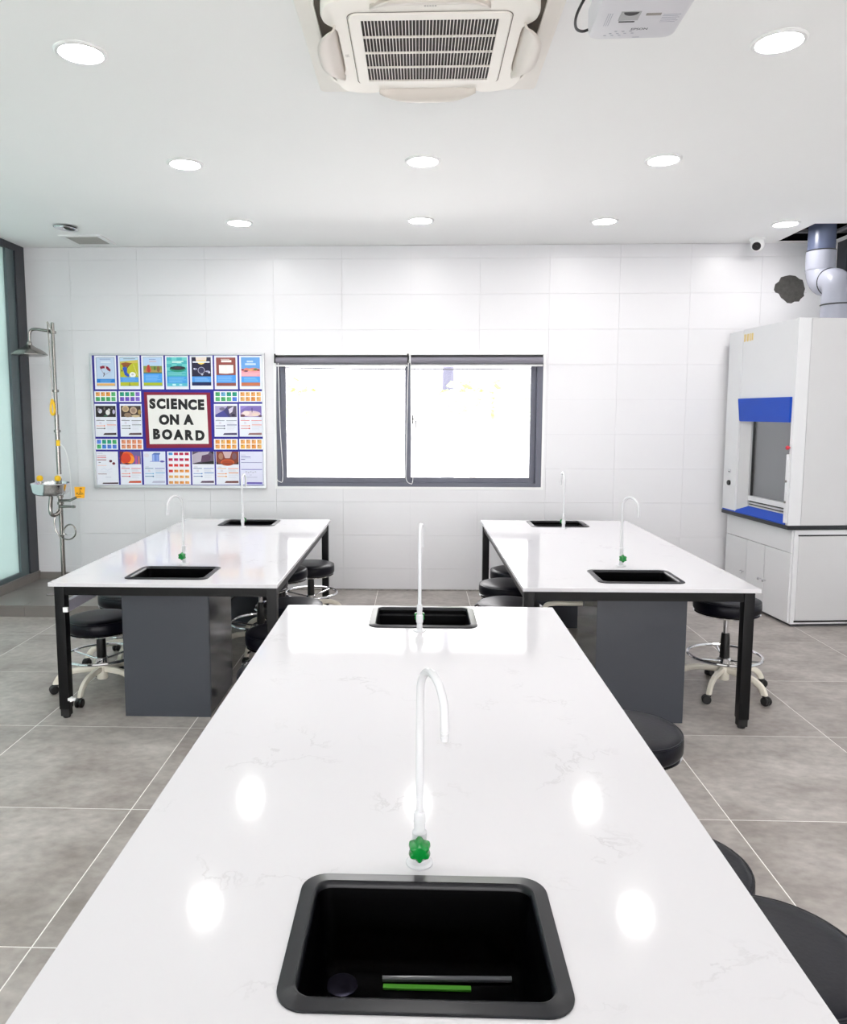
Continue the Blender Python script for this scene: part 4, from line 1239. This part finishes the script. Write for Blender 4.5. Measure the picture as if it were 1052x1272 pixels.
# ------------------------------------------------------------------ stools
def stool(x, y, ztop, rot, label, group='black round lab stools'):
    s = thing('lab_stool', label, 'stool', (x, y, 0), 0, group)
    if 'seat' not in tm:
        R_ = 0.182
        prof = [(0.0, -0.082), (R_ - 0.03, -0.082), (R_ - 0.008, -0.078), (R_, -0.066), (R_ + 0.001, -0.045), (R_, -0.022), (R_ - 0.008, -0.010), (R_ - 0.025, -0.003), (R_ - 0.06, 0.0), (0.0, 0.002)]
        so = MB().lathe(prof, n=48, cap0=False, cap1=False).build('seat_cushion', LEATH, s, smooth=50)
        tm['seat'] = so.data
        tm['pipe'] = MB().torus((0, 0, -0.014), R_ - 0.004, 0.0035, 48, 6).build('seat_piping', LEATH, so).data
        tm['srim'] = MB().lathe([(R_ - 0.012, -0.080), (R_ - 0.002, -0.083), (R_ - 0.012, -0.092), (0.05, -0.094), (0.05, -0.105), (0.0, -0.105)], n=40, cap0=False, cap1=False).build('seat_plate', CHROME, s).data
        lv = MB().tube([(0.04, 0.0, -0.100), (0.12, 0.0, -0.105), (0.155, 0.0, -0.125)], 0.0045, 8).loft([[(0.15 + a, b * w, -0.122 - a * 0.7 + h) for b, h in ((-1, -.006), (1, -.006), (1, .006), (-1, .006))] for a, w in ((0, .007), (.025, .018), (.05, .018), (.06, .008))])
        tm['lever'] = lv.build('height_lever', BLKPL, s).data
        tm['rod'] = MB().lathe([(0.0135, 0), (0.0135, 1)], n=16).build('gas_rod', CHROME, s).data
        tm['sleeve'] = MB().lathe([(0.024, 0.16), (0.028, 0.17), (0.0255, 0.30), (0.022, 0.345), (0.014, 0.347)], n=20).build('gas_sleeve', BLKPL, s).data
        ro = MB().torus((0, 0, 0.215), 0.20, 0.009, 48, 8).build('foot_ring', CHROME, s)
        tm['ring'] = ro.data
        sp = MB().tube([(0.02, 0, 0.185), (0.06, 0, 0.190), (0.197, 0, 0.213)], 0.0065, 8)
        tm['spoke'] = sp.build('spoke', CHROME, ro).data
        tm['collar'] = MB().lathe([(0.030, 0.165), (0.036, 0.170), (0.036, 0.198), (0.030, 0.202)], n=20).build('ring_collar', CHROME, s).data
        tm['hub'] = MB().lathe([(0.026, 0.07), (0.031, 0.075), (0.031, 0.155), (0.027, 0.165), (0.0, 0.165)], n=20).build('base_hub', IVORY, s).data
        ap = catmull([(0.02, 0, 0.132), (0.10, 0, 0.132), (0.17, 0, 0.125), (0.225, 0, 0.100), (0.25, 0, 0.066), (0.253, 0, 0.055)], 4)
        arm = MB()
        loops = []
        pv_ = [Vector(p) for p in ap]
        for i, p in enumerate(pv_):
            tdir = (pv_[min(i + 1, len(pv_) - 1)] - pv_[max(i - 1, 0)]).normalized()
            nrm = Vector((-tdir.z, 0, tdir.x))
            loops.append([tuple(p + nrm * (0.016 * a) + Vector((0, 0.013 * b, 0))) for a, b in ((1, -.7), (1, .7), (.6, 1), (-.6, 1), (-1, .7), (-1, -.7), (-.6, -1), (.6, -1))])
        ao = arm.loft(loops).build('base_arm', IVORY, s, smooth=50)
        tm['arm'] = ao.data
        cs = MB()
        for yy in (-0.012, 0.012):
            cs.lathe([(0.0, -0.009), (0.018, -0.009), (0.0245, -0.005), (0.0255, 0.0), (0.0245, 0.005), (0.018, 0.009), (0.0, 0.009)], (0.012, yy, 0.0255), n=20, axis='Y', cap0=False, cap1=False)
        cs.lathe([(0.008, 0.03), (0.008, 0.07)], n=10)
        cs.prism([(-0.012, 0.048), (0.022, 0.052), (0.034, 0.040), (0.03, 0.03), (-0.006, 0.03)], -0.005, 0.005, 'XZ')
        tm['caster'] = cs.build('caster', BLKPL, ao, loc=(0.253, 0, 0)).data
        first = True
    else:
        first = False
    ch = {c.name.split('.')[0]: c for c in s.children}
    if not first:
        so = inst('seat_cushion', tm['seat'], s)
        inst('seat_piping', tm['pipe'], so)
        inst('seat_plate', tm['srim'], s)
        inst('height_lever', tm['lever'], s)
        inst('gas_rod', tm['rod'], s)
        inst('gas_sleeve', tm['sleeve'], s)
        ro = inst('foot_ring', tm['ring'], s)
        inst('ring_collar', tm['collar'], s)
        inst('base_hub', tm['hub'], s)
        inst('base_arm', tm['arm'], s)
        ch = {c.name.split('.')[0]: c for c in s.children}
        inst('spoke', tm['spoke'], ch['foot_ring'])
        inst('caster', tm['caster'], ch['base_arm'], (0.253, 0, 0))
    for k in ('seat_cushion', 'seat_plate', 'height_lever'):
        ch[k].location.z = ztop
    ch['height_lever'].rotation_euler.z = rot + 2.4
    ch['gas_rod'].location.z = 0.30
    ch['gas_rod'].scale.z = ztop - 0.10 - 0.30 if ztop > 0.42 else 0.03
    ch['foot_ring'].rotation_euler.z = rot + 0.3
    for k in (1, 2):
        inst('spoke', tm['spoke'], ch['foot_ring'], rot=(0, 0, k * 2 * PI / 3))
    ch['base_arm'].rotation_euler.z = rot
    for k in range(1, 5):
        a = inst('base_arm', tm['arm'], s, rot=(0, 0, rot + k * 2 * PI / 5))
        inst('caster', tm['caster'], a, (0.253, 0, 0), rot=(0, 0, random.uniform(-1.5, 1.5)))
    return s


stool(-1.822, 4.20, 0.445, -1.64, 'black round stool under the left table corner, nearest the emergency shower')
stool(-1.86, 4.72, 0.46, -0.2, 'black round stool behind the near one on the left table outer side')
stool(1.772, 4.31, 0.555, -0.98, 'black round stool with chrome foot ring on the right table outer side')
stool(0.70, 5.34, 0.50, 0.07, 'farthest black round stool on the right table inner side')
stool(0.585, 4.895, 0.50, 0.70, 'middle black round stool on the right table inner side')
stool(0.535, 4.385, 0.50, 0.9, 'nearest black round stool on the right table inner side')
stool(-0.825, 5.74, 0.45, 0.56, 'farthest black round stool on the left table inner side, by the back leg')
stool(-0.972, 5.32, 0.50, 0.70, 'black round stool mostly hidden under the left table, second from the back')
stool(-1.045, 4.92, 0.52, 0.77, 'black round stool tucked under the middle of the left table')
stool(-0.763, 4.525, 0.45, 0.35, 'black round stool on the left table inner side, above the foreground table corner')
stool(-0.76, 4.035, 0.42, 0.314, 'low black round stool behind the left table near inner leg')
stool(-0.570, 3.055, 0.54, 0.84, 'black round stool barely showing at the foreground table left edge')
stool(0.753, 2.61, 0.50, 0.2, 'black round stool on the foreground table right side, farthest of three')
stool(0.68, 1.88, 0.45, 0.38, 'black round stool on the foreground table right side, middle of three')
stool(0.71, 1.43, 0.55, 1.01, 'black round stool on the foreground table right side, nearest the camera')

# ------------------------------------------------------------------ emergency shower
tray = thing('shower_tray', 'raised grey tiled shower tray in the left corner', 'shower tray', (-3.0, 6.24, 0))


def tb(nm, m, x0, y0, z0, x1, y1, z1, bev=0.002):
    return MB().box(x0, y0, z0, x1, y1, z1).build(nm, m, tray, smooth=0, bevel=bev, origin=None, loc=(3.0, -6.24, 0))


TX1 = -2.36
xe = XL + 0.044
w_ = (TX1 - xe) / 3
for k in range(3):
    tb('front_tile', TRAYT, xe + k * w_ + 0.001, 5.742, 0.0, xe + (k + 1) * w_ - 0.001, 5.755, 0.079)
    tb('cap_tile', TRAYT, xe + k * w_ + 0.001, 5.738, 0.080, xe + (k + 1) * w_ - 0.001, 5.86, 0.092)
for k in range(2):
    tb('side_tile', TRAYT, TX1 - 0.013, 5.756 + k * 0.488, 0.0, TX1, 5.756 + (k + 1) * 0.488 - 0.002, 0.092)
for i in range(2):
    for j in range(2):
        wx, wy = (TX1 - 0.015 - xe) / 2, (YB - 0.006 - 5.861) / 2
        tb('tray_tile', TRAYT, xe + i * wx + 0.001, 5.861 + j * wy + 0.001, 0.070, xe + (i + 1) * wx - 0.001, 5.861 + (j + 1) * wy - 0.001, 0.084)
tb('tray_core', GROUTW, xe + 0.002, 5.757, 0.001, TX1 - 0.014, YB - 0.008, 0.069, 0)
tb('back_skirting', TRAYT, xe, YB - 0.014, 0.085, TX1, YB - 0.0008, 0.15)
MB().lathe([(0.05, 0.084), (0.05, 0.087), (0.04, 0.088), (0.0, 0.087)], n=24).build('drain', STEEL, tray, loc=(-0.06, -0.1, 0))

PX, PY = -3.082, 6.40
sh = thing('emergency_shower', 'stainless emergency shower with eyewash basin in the left corner', 'emergency shower', (PX, PY, 0.084))
zo = 0.084
MB().lathe([(0.05, 0.0), (0.05, 0.012), (0.022, 0.016), (0.0185, 0.02), (0.0185, 0.86)], n=20, cap1=False).build('lower_pole', STEEL, sh)
MB().lathe([(0.0185, 0.86), (0.0185, 1.5), (0.014, 1.505), (0.014, 2.27), (0.0, 2.275)], n=20, cap0=False, cap1=False).build('upper_pole', STEEL, sh)
cp = MB()
for z in (0.74, 0.80, 1.36, 1.70, 2.19):
    cp.lathe([(0.019, z - 0.012), (0.027, z - 0.01), (0.027, z + 0.01), (0.019, z + 0.012)], n=16, cap0=False, cap1=False)
cp.build('couplings', STEEL, sh)
arm = catmull([(0.0, -0.01, 2.20), (-0.06, -0.01, 2.205), (-0.14, -0.012, 2.215), (-0.178, -0.014, 2.205), (-0.192, -0.014, 2.17), (-0.195, -0.014, 2.09)], 6)
MB().tube(arm, 0.012, 12).build('shower_arm', STEEL, sh)
MB().lathe([(0.016, 2.115), (0.021, 2.105), (0.024, 2.085), (0.05, 2.066), (0.085, 2.05), (0.12, 2.028), (0.142, 2.006), (0.142, 2.000), (0.12, 1.994), (0.0, 1.992)], (-0.2, -0.014, 0), n=40, cap0=True, cap1=False).build('shower_head', STEEL, sh)
# pull rod with yellow grip
MB().tube([(-0.028, -0.03, 2.27), (-0.018, -0.03, 2.0), (-0.016, -0.03, 1.62)], 0.0055, 8).tube([(-0.028, -0.03, 2.275), (0.01, -0.03, 2.19)], 0.006, 8).build('pull_rod', STEEL, sh)
gl = [(-0.017, -0.03, 1.63), (-0.03, -0.03, 1.58), (-0.032, -0.03, 1.52), (-0.017, -0.03, 1.50), (-0.003, -0.03, 1.52), (-0.004, -0.03, 1.58), (-0.017, -0.03, 1.63)]
MB().tube(catmull(gl, 5), 0.010, 8).build('pull_grip', YELLOW, sh)
MB().tube(catmull([(0.02, -0.02, 1.26), (0.075, -0.03, 1.20), (0.105, -0.03, 1.05), (0.11, -0.03, 0.9), (0.108, -0.03, 0.72)], 6), 0.003, 6).build('white_cord', WHTPL, sh)
MB().box(0.0, -0.03, 1.235, 0.03, -0.019, 1.285).build('yellow_tag', YELLOW, sh, smooth=0)
MB().lathe([(0.0205, 0.955), (0.0205, 0.99)], n=16).build('white_band', WHTPL, sh)
# eyewash basin in front of the pole
bx_, by_ = -0.045, -0.07
bw = MB()
bw.lathe([(0.035, 0.812), (0.09, 0.814), (0.128, 0.826), (0.148, 0.85), (0.155, 0.905), (0.160, 0.918), (0.162, 0.915), (0.156, 0.922), (0.148, 0.905), (0.14, 0.85), (0.095, 0.822), (0.0, 0.816)], (bx_, by_, 0), n=40, cap0=True, cap1=False)
bw.build('eyewash_basin', CHROME, sh, smooth=40)
for sx in (-0.08, 0.072):
    MB().tube([(bx_ + sx * 0.4, by_ - 0.02, 0.83), (bx_ + sx * 0.85, by_ - 0.02, 0.90), (bx_ + sx, by_ - 0.02, 0.945)], 0.009, 10).build('spray_neck', STEEL, sh)
    MB().lathe([(0.012, 0.94), (0.022, 0.944), (0.027, 0.958), (0.025, 0.975), (0.014, 0.986), (0.0, 0.988)], (bx_ + sx * 1.02, by_ - 0.02, 0), n=20).build('spray_cap', YELLOW, sh)
MB().tube(catmull([(bx_, by_, 0.81), (bx_ - 0.01, by_, 0.72), (bx_ - 0.005, by_, 0.655), (bx_ + 0.02, by_ + 0.03, 0.645), (0.0, 0.0, 0.68)], 6), 0.017, 12).build('feed_elbow', STEEL, sh)
MB().tube([(0.0, -0.02, 0.765), (0.10, -0.035, 0.768), (0.172, -0.056, 0.80)], 0.011, 10).build('lever_arm', STEEL, sh)
MB().tube([(0.0, -0.02, 0.715), (0.12, -0.04, 0.715)], [0.014, 0.010], 10).tube([(0.12, -0.04, 0.715), (0.145, -0.045, 0.715)], 0.012, 10).build('valve_lever', STEEL, sh)
pl = bpy.data.objects.new('push_paddle', None)
col.objects.link(pl); pl.parent = sh; pl.location = (0.20, -0.06, 0.842)
MB().prism([(-0.046, 0.045), (0.047, 0.047), (0.036, -0.05), (-0.042, -0.05)], 0.0, 0.004, 'XZ').build('paddle_plate', ORANGE, pl, smooth=0)
tv, tf = text_geo('PUSH', 0.026, 0.0003, 1.0)
MB().add([(x - 0.002, -0.0006, z_ - 0.022) for x, z_, q in tv], tf).build('push_print', flat(60, 34, 10), pl, smooth=0)
hp = MB()
hp.add([(a, -0.0007, b) for a, b in ((0.0, 0.038), (0.018, 0.038), (0.02, 0.026), (0.012, 0.024), (0.012, 0.030), (0.004, 0.03), (0.004, 0.006), (0.014, 0.004), (0.014, 0.0), (0.0, 0.0))], [tuple(range(10))])
hp.build('hand_print', flat(150, 80, 20), pl, smooth=0)
MB().box(-0.03, -0.0006, -0.037, 0.012, -0.0001, -0.033).build('fine_print', flat(150, 90, 20), pl, smooth=0)
# hose loop
hs_ = catmull([(-0.02, -0.01, 0.69), (-0.045, -0.03, 0.60), (-0.04, -0.03, 0.52), (-0.01, -0.03, 0.46), (0.03, -0.03, 0.435), (0.08, -0.03, 0.43), (0.125, -0.03, 0.46), (0.135, -0.03, 0.51), (0.105, -0.03, 0.555), (0.06, -0.03, 0.55), (0.03, -0.03, 0.50), (0.035, -0.03, 0.465)], 6)
MB().tube(hs_, 0.0065, 8).build('hose', STEEL, sh)
MB().tube([(0.0, -0.03, 0.462), (0.05, -0.03, 0.475), (0.065, -0.03, 0.462), (0.05, -0.03, 0.445), (0.0, -0.03, 0.45)], 0.006, 8).build('hose_clip', STEEL, sh)

# ------------------------------------------------------------------ fume hood (local x: depth, y: along the front, z up)
fh = thing('fume_hood', 'white fume hood with blue sash handle in the right corner', 'fume hood', (2.80, 5.665, 0), math.radians(5))
DEP, LEN = 0.70, 1.0


def hb(nm, m, x0, y0, z0, x1, y1, z1, bev=0.0015, par=fh):
    return MB().box(x0, y0, z0, x1, y1, z1).build(nm, m, par, smooth=0, bevel=bev)


hb('base_body', HOODW, 0.0, 0.0, 0.022, DEP, LEN, 0.738)
hb('plinth', mat('dark_plinth', rgb(70, 70, 74), 0.6), 0.02, 0.02, 0.0, DEP, LEN - 0.02, 0.022, 0)
hb('base_side_panel', HOODG, 0.035, -0.006, 0.052, DEP - 0.01, -0.0003, 0.690)
hb('shadow_gap_strip', BLKPL, 0.030, -0.004, 0.692, DEP - 0.005, -0.0003, 0.702, 0)
hb('shadow_gap_strip', BLKPL, 0.030, -0.004, 0.036, DEP - 0.005, -0.0003, 0.048, 0)
hb('fascia_panel', HOODW, -0.014, 0.012, 0.565, -0.0003, LEN - 0.012, 0.732)
for y0, y1, ky in ((0.012, 0.362, 0.33), (0.368, 0.635, 0.40), (0.641, LEN - 0.012, 0.672)):
    d_ = hb('door', HOODW, -0.014, y0, 0.03, -0.0003, y1, 0.560)
    kb = MB().lathe([(0.005, 0.0), (0.005, -0.018), (0.012, -0.02), (0.012, -0.028), (0.0, -0.03)], (-0.014, ky, 0.285), n=16, axis='X')
    kb.build('knob', CHROME, d_)
wt = hb('worktop', BLKTOP, -0.062, -0.012, 0.741, DEP, LEN + 0.003, 0.772, 0.004)
MB().prism([(-0.060, 0.7725), (-0.060, 0.780), (0.0, 0.838), (0.03, 0.838), (0.03, 0.7725)], 0.042, 0.78, 'XZ').build('blue_sill', BLUEP, fh, smooth=0)
hb('blue_sill', BLUEP, -0.0605, 0.7805, 0.7723, -0.0601, LEN - 0.01, 0.784, 0)
# upper casing
Z0h, Z1h = 0.7725, 2.288
hb('side_panel', HOODG, 0.040, -0.004, Z0h, DEP, 0.016, Z1h)
hb('front_post', HOODW, -0.060, -0.006, Z0h, 0.037, 0.026, Z1h, 0.003)
hb('side_panel', HOODG, 0.0, LEN - 0.02, Z0h, DEP, LEN, Z1h)
hb('far_post', HOODW, -0.060, 0.782, Z0h, 0.03, LEN, Z1h - 0.01, 0.003)
hb('top_panel', HOODW, -0.02, 0.016, Z1h - 0.014, DEP, LEN - 0.02, Z1h - 0.002)
hb('front_panel', HOODW, -0.054, 0.026, 1.715, 0.03, 0.782, Z1h - 0.002, 0.002)
hb('back_panel', LINER, DEP - 0.02, 0.016, Z0h, DEP, LEN - 0.02, Z1h - 0.014)
hb('liner_panel', LINER, 0.06, 0.75, Z0h, DEP - 0.02, 0.765, 1.9, 0)
hb('liner_panel', LINER, 0.06, 0.017, 1.9, DEP - 0.02, 0.765, 1.915, 0)
hb('work_surface', LINER, 0.045, 0.018, 0.7726, DEP - 0.021, 0.749, 0.79, 0)
rvp = MB().prism([(-0.045, 0.781), (0.03, 0.781), (0.06, 0.70), (0.045, 0.68), (-0.005, 0.68)], Z0h + 0.01, 1.714, 'XY')
rvp.build('reveal', HOODG, fh, smooth=0)
bh = MB().prism([(0.786, 1.722), (0.026, 1.722), (0.028, 1.535), (0.735, 1.535), (0.752, 1.545)], -0.075, -0.055, 'YZ')
bh.build('blue_sash_handle', BLUEP, fh, smooth=0, bevel=0.003)
sh_ = bpy.data.objects.new('sash', None)
col.objects.link(sh_); sh_.parent = fh
hb('sash_glass', HOODGL, 0.012, 0.03, 0.93, 0.018, 0.655, 1.72, 0, sh_)
hb('sash_stile', BLKPL, 0.004, 0.655, 0.90, 0.022, 0.667, 1.714, 0.001, sh_)
hb('sash_stile', ALU, 0.002, 0.667, 0.90, 0.02, 0.672, 1.714, 0, sh_)
hb('sash_bottom_rail', HOODW, -0.006, 0.028, 0.885, 0.026, 0.679, 0.925, 0.002, sh_)
hb('airfoil_slat', BLKPL, 0.008, 0.03, 0.874, 0.02, 0.679, 0.884, 0)
hb('airfoil_slat', ALU, 0.0, 0.03, 0.859, 0.012, 0.679, 0.872, 0.001)
hb('airfoil_slat', BLKPL, 0.008, 0.03, 0.851, 0.02, 0.679, 0.858, 0)
hb('airfoil_slat', ALU, -0.006, 0.03, 0.8385, 0.012, 0.679, 0.850, 0.001)
hb('service_strip', HOODW, -0.072, 0.004, 0.79, -0.0605, 0.040, 1.30, 0.002)
for z in (0.945, 1.10):
    MB().lathe([(0.009, 0.0), (0.009, -0.006), (0.0, -0.008)], (-0.072, 0.024, z), n=14, axis='X').build('socket', STEEL, fh)
MB().lathe([(0.006, 0.0), (0.006, -0.012), (0.014, -0.013), (0.016, -0.02), (0.012, -0.028), (0.0, -0.029)], (-0.06, 0.020, 1.35), n=14, axis='X').build('red_valve_knob', RED, fh)
MB().lathe([(0.022, 0.0), (0.022, -0.012), (0.018, -0.016), (0.0, -0.017)], (-0.06, 0.89, 1.012), n=20, axis='X').build('black_knob', BLKPL, fh)
MB().lathe([(0.016, 0.0), (0.016, -0.012), (0.006, -0.02), (0.0, -0.02)], (-0.06, 0.885, 1.112), n=16, axis='X').build('key_switch', CHROME, fh)
# faded yellow maker's mark, no longer legible
ym = MB()
for k, w0 in enumerate((.016, .010, .018, .010, .016, .020)):
    y0 = 0.770 - k * 0.024
    ym.box(-0.0548, y0 - w0, 2.185 + 0.003 * (k % 2), -0.0538, y0, 2.245)
ym.build('yellow_mark', flat(226, 196, 110), fh, smooth=0)

# exhaust ducts above the hood
du = thing('exhaust_duct', 'grey plastic exhaust pipe rising from the fume hood into the ceiling', 'pipe', (3.185, 5.99, 2.288))
p1 = MB().tube([(-0.015, 0.26, 0.46), (-0.015, 0.26, 0.56), (-0.015, 0.26, 1.22)], 0.100, 32)
p1.build('riser', PVCD, du)
MB().tube([(-0.015, 0.26, 0.44), (-0.015, 0.26, 0.58)], 0.107, 32).build('riser_socket', PVC, du)
el = [(-0.015, 0.26, 0.45)] + [(-0.015 + 0.005 * k / 8, 0.26 - 0.13 * (1 - math.cos(PI / 2 * k / 8)), 0.45 - 0.13 * math.sin(PI / 2 * k / 8)) for k in range(1, 9)] + [(-0.008, 0.09, 0.32)]
MB().tube(el, 0.104, 32).build('upper_elbow', PVC, du)
MB().torus((-0.006, 0.105, 0.32), 0.105, 0.006, 40, 8, tilt=Matrix.Rotation(PI / 2, 3, 'X')).build('seal_ring', BLKPL, du)
el2 = [(-0.008, 0.10, 0.32)] + [(-0.008, 0.09 - 0.09 * math.sin(PI / 2 * k / 8), 0.23 + 0.09 * math.cos(PI / 2 * k / 8)) for k in range(1, 9)] + [(-0.008, 0.0, 0.20)]
MB().tube(el2, 0.104, 32).build('lower_elbow', PVC, du)
rib = MB()
loops = []
for z in (0.0, 0.21):
    loops.append([((0.108 + 0.002 * (k % 3 == 0)) * math.cos(2 * PI * k / 60) - 0.008, (0.108 + 0.002 * (k % 3 == 0)) * math.sin(2 * PI * k / 60), z) for k in range(60)])
rib.loft(loops).build('ribbed_socket', PVC, du)
MB().torus((-0.008, 0, 0.135), 0.110, 0.005, 40, 8).build('seal_ring', BLKPL, du)
MB().torus((-0.015, 0.26, 0.585), 0.103, 0.005, 40, 8).build('seal_ring', BLKPL, du)
